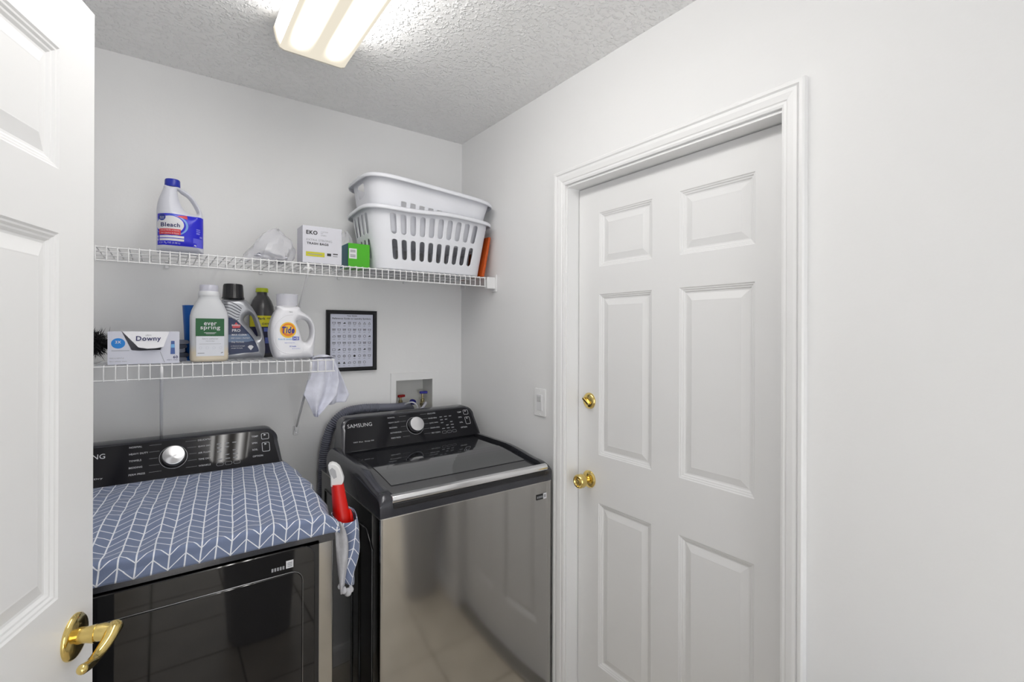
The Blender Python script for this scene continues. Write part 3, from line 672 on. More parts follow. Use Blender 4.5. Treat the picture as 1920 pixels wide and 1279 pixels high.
# ---------------------------------------------------------------- patterned dryer cover
def herringbone(name):
    m = bpy.data.materials.new(name); m.use_nodes = True; nt = m.node_tree; L = nt.links
    b = nt.nodes['Principled BSDF']; b.inputs['Roughness'].default_value = 0.85; b.inputs['Specular IOR Level'].default_value = 0.2
    b.inputs['Sheen Weight'].default_value = 0.2
    uv = nt.nodes.new('ShaderNodeUVMap'); uv.uv_map = 'cloth'
    nz = nt.nodes.new('ShaderNodeTexNoise'); nz.inputs['Scale'].default_value = 9; nz.inputs['Detail'].default_value = 1
    vm = nt.nodes.new('ShaderNodeVectorMath'); vm.operation = 'SUBTRACT'; vm.inputs[1].default_value = (0.5, 0.5, 0.5)
    vs = nt.nodes.new('ShaderNodeVectorMath'); vs.operation = 'SCALE'; vs.inputs['Scale'].default_value = 0.007
    va = nt.nodes.new('ShaderNodeVectorMath'); va.operation = 'ADD'
    L.new(uv.outputs[0], nz.inputs['Vector']); L.new(nz.outputs['Color'], vm.inputs[0]); L.new(vm.outputs[0], vs.inputs[0])
    L.new(uv.outputs[0], va.inputs[0]); L.new(vs.outputs[0], va.inputs[1])
    sep = nt.nodes.new('ShaderNodeSeparateXYZ'); L.new(va.outputs[0], sep.inputs[0])
    def mth(op, a, b_=None, c=None):
        n = nt.nodes.new('ShaderNodeMath'); n.operation = op
        for i, q in enumerate((a, b_, c)):
            if q is None: continue
            if isinstance(q, (int, float)): n.inputs[i].default_value = q
            else: L.new(q, n.inputs[i])
        return n.outputs[0]
    Wd, Pd = 0.0318, 0.0325
    tri = mth('PINGPONG', sep.outputs['X'], Wd)                       # 0 at peaks, Wd at valleys
    near = mth('MINIMUM', tri, mth('SUBTRACT', Wd, tri))
    spine = mth('LESS_THAN', near, 0.0016)
    q = mth('SUBTRACT', sep.outputs['Y'], mth('MULTIPLY', tri, 0.95))
    ph = mth('FRACT', mth('DIVIDE', q, Pd)); dist = mth('MINIMUM', ph, mth('SUBTRACT', 1.0, ph))
    diag = mth('LESS_THAN', dist, 0.0015 / Pd)
    ln = mth('MAXIMUM', spine, diag)
    wv = nt.nodes.new('ShaderNodeTexNoise'); wv.inputs['Scale'].default_value = 900; L.new(uv.outputs[0], wv.inputs['Vector'])
    cr = nt.nodes.new('ShaderNodeValToRGB'); cr.color_ramp.elements[0].color = (*S(104, 116, 146), 1); cr.color_ramp.elements[1].color = (*S(136, 148, 178), 1)
    L.new(wv.outputs['Fac'], cr.inputs['Fac'])
    mx = nt.nodes.new('ShaderNodeMix'); mx.data_type = 'RGBA'; L.new(ln, mx.inputs[0]); L.new(cr.outputs['Color'], mx.inputs[6])
    mx.inputs[7].default_value = (0.86, 0.88, 0.94, 1); L.new(mx.outputs[2], b.inputs['Base Color'])
    bp = nt.nodes.new('ShaderNodeBump'); bp.inputs['Strength'].default_value = 0.15; bp.inputs['Distance'].default_value = 0.001
    L.new(wv.outputs['Fac'], bp.inputs['Height']); L.new(bp.outputs['Normal'], b.inputs['Normal'])
    return m
M_herr = herringbone('herringbone_cotton')
cv = thing('dryer_cover', 'blue-grey cloth cover with white herringbone lines on the dryer top', 'cloth cover', (0.05, 1.67, 0.985))
path = []
for y in np.linspace(1.962, 1.44, 40): path.append((y, deck_h(y, DYF - 0.002, 0.922, 0.988) + 0.0045))
for y in (1.43, 1.42, 1.41, 1.402): path.append((y, path[-1][1] + 0.0002))
zc_ = path[-1][1]; yc_ = 1.3965
for a in np.linspace(0, 90, 6)[1:]: path.append((yc_ - 0.0115 * math.sin(math.radians(a)), zc_ - 0.012 + 0.012 * math.cos(math.radians(a))))
for z in np.linspace(path[-1][1], 0.919, 8)[1:]: path.append((DYF - 0.0100, z))
arc = [0]
for a, b in zip(path, path[1:]): arc.append(arc[-1] + math.hypot(b[0] - a[0], b[1] - a[1]))
V, UV, NX = [], [], 72
for j, (y, z) in enumerate(path):
    for i in range(NX + 1):
        u = i / NX; x = DX0 - 0.006 + u * (DX1 + 0.010 - (DX0 - 0.006))
        e = max(0, x - (DX1 - 0.030)) / 0.040; e2 = max(0, (DX0 + 0.03) - x) / 0.036
        k = 1 if y > DYF - 0.009 else 0.3
        wr = (0.0022 * math.sin(31 * x + 9 * y) + 0.0018 * math.sin(57 * y - 21 * x + 1.0)) * (1 if j > 2 else 0)
        dz = -0.030 * (e ** 2) * (1 if z > 0.94 else 0.2) - 0.03 * e2 ** 2
        edge = 0.006 * math.sin(38 * y) * min(1, e)
        V.append((x + edge, y - (abs(wr) * 1.2 if z < 0.935 else 0), z + k * max(-0.001, wr) * 1.0 + dz + 0.001))
        UV.append((x - 0.105 * ((1.962 - arc[j]) - 1.385) - 0.116 + 10 * 2 * 0.0318, 1.4370 - (1.962 - arc[j]) + 0.0325 * 20 - 0.1 * (x - 0.116) * 0))
n = NX + 1
Fc = [(j * n + i, j * n + i + 1, (j + 1) * n + i + 1, (j + 1) * n + i) for j in range(len(path) - 1) for i in range(NX)]
ob('sheet', (V, Fc), M_herr, cv, smooth=True, solid=0.0016, uv=UV)
# back gather on the right end
# side pocket hanging in the gap
rings = []; uvp = []
for j, t in enumerate(np.linspace(0, 1, 16)):
    z = 0.934 - t * 0.190; rx = 0.033 * (1 - 0.40 * t) * (1 + 0.05 * math.sin(14 * t)); ry = 0.052 * (1 - 0.35 * t)
    cxp = 0.447 + 0.016 * math.sin(PI * min(1, t * 1.2)) * 0.7; cyp = 1.462 - 0.02 * t
    r = []
    for i in range(24):
        a = 2 * PI * i / 24; cr_ = 1 + 0.05 * math.sin(5 * a + 9 * t)
        r.append((cxp + rx * math.cos(a) * cr_, cyp + ry * math.sin(a) * cr_, z + 0.010 * math.sin(a * 1.0) * (1 - t) - 0.012 * math.cos(a) * t)); uvp.append((0.05 * a / 1.0 * 0.6 + 0.01 * j * 0.3, z * 1.1))
    rings.append(r)
ob('pocket', loft(rings, False, True), M_herr, cv, smooth=True, solid=0.0015, uv=uvp)
M_lining = mat('cotton_lining', (0.52, 0.52, 0.55), 0.9, var=(60, 0.1), bump=(120, 0.3, 0.002))
V = []
for j in range(15):
    t = j / 14; z = 0.930 - t * 0.195
    for i in range(7):
        u = i / 6; V.append((0.404 + 0.012 * t + u * (0.012 + 0.020 * math.sin(PI * t ** 0.8)), 1.402 + 0.010 * math.sin(u * 5 + 4 * t) - 0.004 * t, z + 0.01 * u * (1 - t)))
ob('lining', (V, [(j * 7 + i, j * 7 + i + 1, (j + 1) * 7 + i + 1, (j + 1) * 7 + i) for j in range(14) for i in range(6)]), M_lining, cv, smooth=True, solid=0.002)
for (px, py, pz, r) in ((0.418, 1.400, 0.752, 0.008), (0.428, 1.398, 0.737, 0.009), (0.440, 1.402, 0.726, 0.010), (0.449, 1.406, 0.731, 0.009)):
    ob('gathered_hem', lathe([(0.001, pz - r), (r * 0.8, pz - r * 0.6), (r, pz), (r * 0.75, pz + r * 0.7), (r * 0.3, pz + r * 1.4)], px, py, 10), M_lining, cv, smooth=True)

# spray bottle standing in the pocket
sb = thing('spray_bottle', 'red spray bottle with a white trigger head in the side pocket', 'spray bottle', (0.452, 1.47, 0.80))
M_red = mat('red_plastic', S(214, 18, 4), 0.35, spec=0.4)
rr = []
for t, rx, ry in ((0, 0.021, 0.030), (0.03, 0.023, 0.032), (0.45, 0.0225, 0.031), (0.62, 0.0215, 0.030), (0.8, 0.0195, 0.024), (0.95, 0.0178, 0.019), (1.0, 0.0172, 0.018)):
    z = 0.80 + t * 0.222; cxs = 0.4545 - 0.022 * t; cys = 1.462 + 0.02 * t
    rr.append(sring(cxs, cys, z, rx, ry, 2.6, 24))
ob('bottle', loft(rr), M_red, sb, smooth=True, angle=60)
ob('grip_bulge', loft([sring(0.4690 - (z - 0.86) * 0.08, 1.458, z, a, b, 2, 16) for z, a, b in ((0.86, 0.010, 0.014), (0.90, 0.009, 0.015), (0.930, 0.007, 0.012), (0.946, 0.003, 0.005))]), M_red, sb, smooth=True)
hp = [(-0.020, 0.060), (-0.012, 0.064), (-0.002, 0.060), (0.006, 0.052), (0.012, 0.036), (0.0165, 0.020), (0.016, 0.012), (0.0125, 0.004), (0.0125, 0.0), (-0.0135, 0.0), (-0.0135, 0.012), (-0.014, 0.028), (-0.019, 0.046)]
hm = basis((0.4315, 1.484, 1.016), (1.14, -0.44, 0), (0, 0, 1.12), (0.36, 0.93, 0))
hd = ob('trigger_head', prism(hp, hm, -0.014, 0.014), mat('white_head', (0.82, 0.82, 0.82), 0.35), sb, bevel=0.004, seg=3)
ob('recess_shade', prism([(-0.0165, 0.046), (-0.010, 0.052), (-0.002, 0.044), (0.001, 0.026), (-0.006, 0.022), (-0.0125, 0.034)], hm, -0.0152, -0.013), mat('head_shadow', (0.45, 0.45, 0.47), 0.5), hd)  # flat grey patch, painted as the shade of a hollow in the head

#PART3
# ================================================================ OUTLET BOX AND HOSES
wb = thing('washer_outlet_box', 'white recessed outlet box with red and blue valves in the wall', 'outlet box', (1.006, YB, OZ0))
M_obox = mat('outlet_plastic', (0.70, 0.70, 0.68), 0.45)
g_ = 0.003
fl_o = [(0.884, 1.00), (1.1385, 1.00), (1.1385, 1.2815), (0.884, 1.2815)]; fl_i = [(OX0 + 0.006, OZ0 + 0.006), (OX1 - 0.006, OZ0 + 0.006), (OX1 - 0.006, OZ1 - 0.003), (OX0 + 0.006, OZ1 - 0.003)]
yq = lambda P, y: [(u, y, v) for u, v in P]
ob('flange', loft([yq(fl_o, YB - 0.0005), yq([(u + (0.002 if u < 1 else -0.002), v + (0.002 if v < 1.1 else -0.002)) for u, v in fl_o], YB - 0.005), yq(fl_i, YB - 0.006), yq(fl_i, YB + 0.0)], False, False), M_wall, wb)
ob('recess', loft([yq(fl_i, YB - 0.002), yq([(u + (0.004 if u < 1 else -0.004), v + (0.004 if v < 1.1 else -0.004)) for u, v in fl_i], YB + 0.095)], False, True), M_obox, wb)
def valve(x, zh, col, nm, rot):
    v_ = ob('valve', join(lathe([(0.012, 1.05), (0.012, 1.075), (0.009, 1.078), (0.009, 1.105), (0.014, 1.107), (0.014, 1.122), (0.010, 1.125), (0.010, 1.140), (0.006, 1.142), (0.006, zh)], x, YB + 0.045, 14)), mat('valve_brass', (0.55, 0.48, 0.28), 0.35, metal=1), wb, smooth=True, angle=40)
    XF.append(Matrix.Translation((x, YB + 0.04, zh + 0.005)) @ Matrix.Rotation(rot, 4, 'Z'))
    ob('valve_handle', prism(rrect(-0.016, 0.022, -0.006, 0.006, 0.003), lambda u, v, d: (u, d, v), -0.008, 0.008), mat(nm, col, 0.4), v_, bevel=0.002); XF.pop()
    ob('coupling', lathe([(0.015, 1.060), (0.017, 1.064), (0.017, 1.080), (0.014, 1.084)], x, YB + 0.044, 16), mat('coupling_grey', (0.5, 0.5, 0.5), 0.3, metal=1), v_, smooth=True, angle=40)
valve(0.955, 1.158, S(140, 12, 14), 'valve_red', 0.4)
valve(1.072, 1.168, S(26, 26, 150), 'valve_blue', -0.2)
M_hose = mat('grey_hose', S(112, 114, 128), 0.45)
cap_ = loft([[(1.004 + r * math.cos(2 * PI * i / 16), YB + 0.002 - d, 1.134 + r * math.sin(2 * PI * i / 16)) for i in range(16)] for r, d in ((0.013, -0.02), (0.013, 0.002), (0.010, 0.006), (0.004, 0.006))])
ob('drain_knob', cap_, mat('valve_blue2', S(24, 24, 110), 0.35), wb, smooth=True, angle=40)
# corrugated drain hose
pts = spline([(0.566, 2.150, 0.45), (0.566, 2.150, 0.70), (0.566, 2.148, 0.86), (0.572, 2.146, 0.97), (0.600, 2.145, 1.066), (0.652, 2.146, 1.118), (0.725, 2.148, 1.132), (0.82, 2.152, 1.128), (0.90, 2.160, 1.122), (0.955, 2.185, 1.118), (1.000, 2.225, 1.10), (1.010, 2.235, 1.06)], 60)
L_ = [0]
for a, b in zip(pts, pts[1:]): L_.append(L_[-1] + float(np.linalg.norm(b - a)))
ob_h = ob('drain_hose', tube([tuple(p) for p in pts], [0.0195 + (0.0019 * math.sin(2 * PI * l / 0.0085) if l < 0.86 else 0.0) for l in L_], 12), M_hose, None, smooth=True)
tag(ob_h, 'thick grey corrugated drain hose looping over the washer console into the wall box', 'hose')
o = ob('supply_hose', tube([tuple(p) for p in spline([(1.070, 2.215, 1.120), (1.055, 2.165, 1.128), (1.020, 2.130, 1.112), (0.985, 2.128, 1.085), (0.965, 2.130, 1.00), (0.96, 2.130, 0.80)], 10)], 0.0065, 10), mat('hose_light', S(186, 186, 196), 0.35), None, smooth=True)
tag(o, 'thin pale grey supply hose running from the blue valve', 'hose')
o = ob('supply_hose', tube([tuple(p) for p in spline([(0.952, 2.2, 1.105), (0.945, 2.168, 1.128), (0.965, 2.118, 1.145), (0.988, 2.112, 1.118), (0.99, 2.110, 1.05), (0.985, 2.115, 0.85)], 10)], 0.004, 8), mat('hose_white', S(205, 205, 212), 0.35), None, smooth=True)
tag(o, 'thin white supply hose running from the red valve', 'hose')

# ================================================================ FRAMED CHART
pf = thing('framed_chart', 'black framed print of laundry care symbols on the wall', 'picture', (0.696, YB, 1.30))
X0, X1, Z0, Z1, PY = 0.5865, 0.8115, 1.302, 1.573, YB - 0.001
bw = 0.0165
rings = [[(a, PY, b) for a, b in ((X0, Z0), (X1, Z0), (X1, Z1), (X0, Z1))]]
for e, y in ((0, 0.016), (0.004, 0.018), (bw - 0.003, 0.017), (bw, 0.013), (bw, 0.006)):
    rings.append([(X0 + e, PY - y, Z0 + e), (X1 - e, PY - y, Z0 + e), (X1 - e, PY - y, Z1 - e), (X0 + e, PY - y, Z1 - e)])
ob('frame', loft(rings, True, False), mat('frame_black', (0.010, 0.010, 0.012), 0.3, spec=0.25), pf)
ob('print', box(X0 + bw - 0.002, X1 - bw + 0.002, PY - 0.007, PY - 0.004, Z0 + bw - 0.002, Z1 - bw + 0.002), mat('print_paper', S(206, 209, 226), 0.4, coat=0.5), pf)
fp = basis((0, PY - 0.0078, 0), (1, 0, 0), (0, 0, 1))
gs = [text('Your Guide', fp, w=0.045, u0=(X0 + X1) / 2, v0=Z1 - 0.0235, bold=0.01), text('Reference Guide to Laundry Symbols', fp, w=0.172, u0=(X0 + X1) / 2, v0=Z1 - 0.037, bold=0.012)]
def line2(p, q, w_=0.0007):
    d = np.array(q) - np.array(p); d = d / np.hypot(*d); nn = np.array((-d[1], d[0])) * w_
    return flat([tuple(np.array(p) + nn), tuple(np.array(p) - nn), tuple(np.array(q) - nn), tuple(np.array(q) + nn)], fp)
def poly_line(P, closed=True):
    return join(*[line2(P[i], P[(i + 1) % len(P)]) for i in range(len(P) if closed else len(P) - 1)])
random.seed(11)
for r in range(7):
    for c in range(8):
        if r == 6 and c == 7: continue
        u = X0 + 0.033 + c * 0.0228; v = Z1 - 0.0565 - r * 0.0295; s = 0.0068; kind = (r * 3 + c + (r == 5) * 1) % 6
        if r in (0, 1, 3): kind = [0, 0, 5, 1, 0, 2, 2, 2][c] if r == 0 else 0
        if r == 2: kind = [4, 0, 1, 1, 1, 3, 3, 5][c]
        if r == 4: kind = [1, 5, 1, 3, 4, 1, 5, 1][c]
        if r == 5: kind = [1, 3, 3, 3, 6, 3, 3, 0][c]
        if r == 6: kind = [6, 7, 7, 4, 3, 1, 3, 0][c]
        circ = [(u + s * 0.8 * math.cos(a), v + s * 0.8 * math.sin(a)) for a in np.linspace(0, 2 * PI, 12, endpoint=False)]
        if kind == 0: gs.append(poly_line([(u - s, v + s * 0.6), (u - s * 0.7, v - s * 0.7), (u + s * 0.7, v - s * 0.7), (u + s, v + s * 0.6), (u + s * 0.4, v + s * 0.3), (u, v + s * 0.55), (u - s * 0.4, v + s * 0.3)]))
        elif kind == 1: gs.append(poly_line([(u - s * 0.8, v - s * 0.7), (u + s * 0.8, v - s * 0.7), (u + s * 0.8, v + s * 0.7), (u - s * 0.8, v + s * 0.7)]))
        elif kind == 2: gs.append(poly_line([(u - s * 0.8, v - s * 0.6), (u + s * 0.8, v - s * 0.6), (u, v + s * 0.8)]))
        elif kind == 3: gs.append(poly_line(circ))
        elif kind == 4: gs.append(poly_line([(u - s, v - s * 0.5), (u + s, v - s * 0.5), (u + s * 0.7, v + s * 0.5), (u - s * 0.2, v + s * 0.5)]))
        elif kind == 5: gs.append(flat([(u - s, v - s * 0.5), (u + s, v - s * 0.3), (u + s * 0.4, v + s * 0.6), (u - s * 0.3, v + s * 0.2)], fp))
        elif kind == 6: gs.append(flat(circ, fp))
        else: gs.append(flat([(u - s * 0.9, v - s * 0.7), (u + s * 0.9, v - s * 0.7), (u, v + s * 0.8)], fp))
        if kind in (0, 1, 3) and (r + c) % 2: gs.append(line2((u - s * 0.5, v), (u + s * 0.5, v + s * 0.1), 0.0009))
        gs.append(line2((u - s * 0.8, v - 0.0128), (u + s * (0.3 + 0.5 * random.random()), v - 0.0128), 0.0005))
ob('printed_symbols', join(*gs), M_dark_ink, pf)

# ================================================================ UPPER SHELF
# --- bleach jug
cvt = lambda P: [(-0.0296 + a * 0.0001783, 2.0031 - b * 0.0002157) for a, b in P]
by = 1.955
out = spline(cvt([(225, 205), (205, 260), (178, 330), (135, 440), (114, 540), (106, 640), (106, 900), (106, 1160), (112, 1225), (150, 1243), (460, 1245), (790, 1243), (828, 1225), (836, 1160), (836, 900), (834, 700), (822, 610), (785, 515), (715, 405), (630, 310), (545, 255), (465, 225), (430, 200), (340, 196)]), 4, True)
out = [(p[0], max(p[1], ZT)) for p in out]
hol = spline(cvt([(418, 262), (480, 305), (570, 350), (640, 425), (695, 515), (728, 590), (690, 612), (600, 606), (520, 550), (468, 470), (440, 380)]), 4, True)
Tb = lambda X, Z: np.interp(Z, [ZT, ZT + 0.008, 1.862, 1.90, 1.955], [0.053, 0.058, 0.058, 0.043, 0.022])
bj = Jug(out, hol, by, Tb, lambda X, Z: np.minimum(Tb(X, Z) * 0.92, 0.050))
bl = thing('bleach_jug', 'white bleach jug with a royal blue cap and label on the upper shelf', 'bottle', (0.054, by, ZT))
ob('jug', bj.mesh(0.0026), mat('hdpe_white', (0.66, 0.67, 0.74), 0.4), bl, smooth=True)
capx = -0.0296 + 345 * 0.0001783
ob('cap', loft([sring(capx, by, z, r, r, 2, 40) for r, z in ((0.0215, 1.955), (0.0218, 1.958), (0.0212, 1.976), (0.0195, 1.9795))]), mat('cap_blue', S(20, 40, 160), 0.35), bl, smooth=True, angle=40)
_cl = lambda f: (lambda u, v, d=0.0: f(min(max(u, -0.0074), 0.1164), v, d))
bf, bf2, bf3 = [_cl(bj.front(q)) for q in (0.0010, 0.0016, 0.0022)]
M_royal = mat('royal_blue', S(24, 24, 200), 0.35); M_redink = mat('label_red', S(205, 60, 70), 0.4)
u0, u1, z0, z1 = -0.0075, 0.1165, 1.756, 1.857
lb = ob('label', grid2(u0, u1, z0, z1, 40, 10, bf), M_royal, bl, smooth=True)
ob('red_flash', fan2(cvt([(120, 690), (560, 680), (570, 740), (470, 712), (300, 708), (180, 735)]), bf2, 6), M_redink, lb)
ob('swoosh', disc2(*cvt([(330, 850)])[0], 0.0445, 0.034, bf2, 40, 6), mat('sky_swoosh', S(120, 160, 225), 0.4), lb)
ob('swoosh', disc2(*cvt([(318, 850)])[0], 0.040, 0.0325, bf3, 40, 6), M_royal, lb)
bf4, bf5 = [_cl(bj.front(q)) for q in (0.0028, 0.0034)]
ob('swoosh', disc2(*cvt([(312, 840)])[0], 0.036, 0.028, bf4, 40, 6), M_paper, lb)
ob('lettering', text('Bleach', bf5, w=0.050, u0=cvt([(312, 0)])[0][0], v0=cvt([(0, 845)])[0][1], bold=0.02), M_navy_ink, lb)
ob('badge', disc2(*cvt([(190, 735)])[0], 0.0088, 0.0105, bf5, 24, 3), mat('badge_blue', S(30, 50, 140), 0.4), lb)
bf6 = bj.front(0.004)
ob('lettering', text('Great\nValue', bf6, w=0.0115, u0=cvt([(190, 0)])[0][0], v0=cvt([(0, 740)])[0][1], bold=0.01), M_paper, lb)
def cbox(a, b, c, d): return cvt([(a, d), (c, d), (c, b), (a, b)])
def crect(a, b, c, d, fm_): q = cvt([(a, b), (c, d)]); return grid2(q[0][0], q[1][0], q[1][1], q[0][1], 10, 2, fm_)
ob('red_band', crect(150, 905, 465, 990, bf5), M_redink, lb)
ob('lettering', join(text('KILLS 99.9% of Germs', bf6, w=0.048, u0=cvt([(308, 0)])[0][0], v0=cvt([(0, 928)])[0][1]), text('for Clothes & Home', bf6, w=0.046, u0=cvt([(308, 0)])[0][0], v0=cvt([(0, 968)])[0][1])), M_paper, lb)
ob('white_bars', join(crect(128, 1004, 515, 1036, bf2), crect(128, 1048, 515, 1080, bf2)), M_paper, lb)
ob('lettering', text('121 FL OZ (3.58 L)', bf2, w=0.054, u0=cvt([(305, 0)])[0][0], v0=cvt([(0, 1112)])[0][1]), M_paper, lb)
ob('fine_print', join(crect(655, 1015, 800, 1150, bf2)), mat('print_violet', S(90, 90, 215), 0.5), lb)
ob('fine_print', join(crect(705, 868, 765, 884, bf2), crect(705, 896, 770, 912, bf2), crect(705, 924, 760, 948, bf2), crect(760, 972, 800, 1000, bf2)), mat('print_lilac', S(130, 130, 225), 0.5), lb)

# --- trash bag box
def carton(name, label, x0, x1, y0, y1, z0, z1, m, cat='box'):
    r = thing(name, label, cat, ((x0 + x1) / 2, (y0 + y1) / 2, z0)); ob('carton', box(x0, x1, y0, y1, z0, z1), m, r, bevel=0.001, seg=1); return r
tb = carton('trash_bag_box', 'white trash bag carton with a yellow stripe on the upper shelf', 0.4245, 0.567, 1.897, 1.985, ZT, 1.874, mat('carton_white', (0.66, 0.66, 0.72), 0.5))
ef = basis((0, 1.8963, 0), (1, 0, 0), (0, 0, 1)); ef2 = basis((0, 1.8957, 0), (1, 0, 0), (0, 0, 1))
ob('lettering', text('EKO', ef, w=0.040, u0=0.4570, v0=1.849, bold=0.035), M_dark_ink, tb)
ob('lettering', text('CUSTOM\nFIT\nLINERS', ef, w=0.026, h=0.018, u0=0.502, v0=1.848), M_grey_ink, tb)
ob('lettering', text('EXTRA STRONG', ef, w=0.092, h=0.0078, u0=0.4840, v0=1.8215), M_grey_ink, tb)
ob('lettering', text('TRASH BAGS', ef, w=0.078, h=0.0085, u0=0.4780, v0=1.8085, bold=0.03), M_dark_ink, tb)
ob('yellow_stripe', flat([(0.436, 1.760), (0.503, 1.760), (0.503, 1.777), (0.436, 1.777)], ef), mat('label_yellow', S(200, 196, 40), 0.5), tb)
ob('fine_print', join(flat([(0.443, 1.767), (0.494, 1.767), (0.494, 1.770), (0.443, 1.770)], ef2), flat([(0.534, 1.765), (0.551, 1.765), (0.551, 1.768), (0.534, 1.768)], ef)), M_grey_ink, tb)
ob('fine_print', join(flat([(0.512, 1.766), (0.527, 1.766), (0.527, 1.776), (0.512, 1.776)], ef), flat([(0.534, 1.773), (0.552, 1.773), (0.552, 1.777), (0.534, 1.777)], ef)), M_dark_ink, tb)

# --- green box
gb = carton('green_carton', 'small bright green carton with a white sticker beside the baskets', 0.5975, 0.684, 1.915, 2.02, ZT, 1.829, mat('carton_green', S(70, 172, 20), 0.45))
ob('teal_side', flat([(1.916, ZT + 0.001), (2.019, ZT + 0.001), (2.019, 1.828), (1.916, 1.828)], lambda u, v: (0.5970, u, v)), mat('carton_teal', S(22, 110, 130), 0.45), gb)
gf = basis((0, 1.9143, 0), (1, 0, 0), (0, 0, 1)); gf2 = basis((0, 1.9138, 0), (1, 0, 0), (0, 0, 1))
ob('sticker', flat([(0.6005, 1.768), (0.631, 1.768), (0.631, 1.808), (0.6005, 1.808)], gf), M_paper, gb)
ob('barcode', join(*[flat([(0.605, 1.793 + i * 0.0035), (0.626, 1.793 + i * 0.0035), (0.626, 1.7955 + i * 0.0035), (0.605, 1.7955 + i * 0.0035)], gf2) for i in range(3)] + [flat([(0.605, 1.774 + i * 0.006), (0.626, 1.774 + i * 0.006), (0.626, 1.778 + i * 0.006), (0.605, 1.778 + i * 0.006)], gf2) for i in range(2)]), M_grey_ink, gb)

# --- clear plastic bags
M_film = mat('clear_film', (0.85, 0.85, 0.90), 0.12, spec=0.8, alpha=0.42, bump=(30, 0.5, 0.01))
def bag(name, label, cx, cy, z0, rx, ry, h, seed, lean, m):
    rs = np.random.RandomState(seed); root = thing(name, label, 'plastic bag', (cx, cy, z0)); rings = []
    ph = rs.rand(8) * 6
    for j in range(15):
        t = j / 14; k = (1 - t ** 2.2) ** 0.62 * 0.90 + 0.10
        r = []
        for i in range(30):
            a = 2 * PI * i / 30; cr_ = 1 + 0.10 * math.sin(3 * a + ph[0] + 4 * t) + 0.07 * math.sin(7 * a + ph[1] - 6 * t) + 0.05 * (rs.rand() - 0.5)
            if t == 0: cr_ = min(cr_, 1.0)
            r.append((cx + lean * t + rx * k * math.cos(a) * cr_, cy + ry * k * math.sin(a) * cr_, z0 + h * t + (0.012 * math.sin(2 * a + ph[2]) * t if j else 0)))
        rings.append(r)
    ob('film', loft(rings), m, root, smooth=True, angle=25)
    return root
b1 = bag('clear_plastic_bag', 'crumpled clear plastic bag of packets left of the trash bag carton', 0.322, 1.995, ZT, 0.082, 0.075, 0.122, 4, 0.034, M_film)
M_pack = mat('packet_dark', S(40, 52, 80), 0.3); M_pack2 = mat('packet_pale', (0.62, 0.63, 0.70), 0.3)
random.seed(5)
for i, (px, py, pz, an, mm) in enumerate(((0.300, 1.940, 0.012, 0.2, M_pack2), (0.305, 1.940, 0.022, -0.15, M_pack), (0.340, 1.942, 0.020, 0.1, M_pack), (0.358, 1.950, 0.010, -0.2, M_pack2), (0.345, 1.96, 0.006, 0.3, M_pack), (0.330, 1.99, 0.03, 0.5, M_pack2))):
    XF.append(Matrix.Translation((px, py, ZT + pz)) @ Matrix.Rotation(an, 4, 'Z') @ Matrix.Rotation(an, 4, 'Y'))
    ob('packet', loft([[(u, v, -0.001) for u, v in rrect(-0.026, 0.026, -0.018, 0.018, 0.004)], [(u * 0.9, v * 0.85, 0.005) for u, v in rrect(-0.026, 0.026, -0.018, 0.018, 0.004)]]), mm, b1, smooth=True, angle=40); XF.pop()
bag('clear_plastic_bag', 'clear plastic bag bunched between the green carton and the baskets', 0.630, 2.095, ZT, 0.040, 0.05, 0.165, 9, 0.012, M_film)

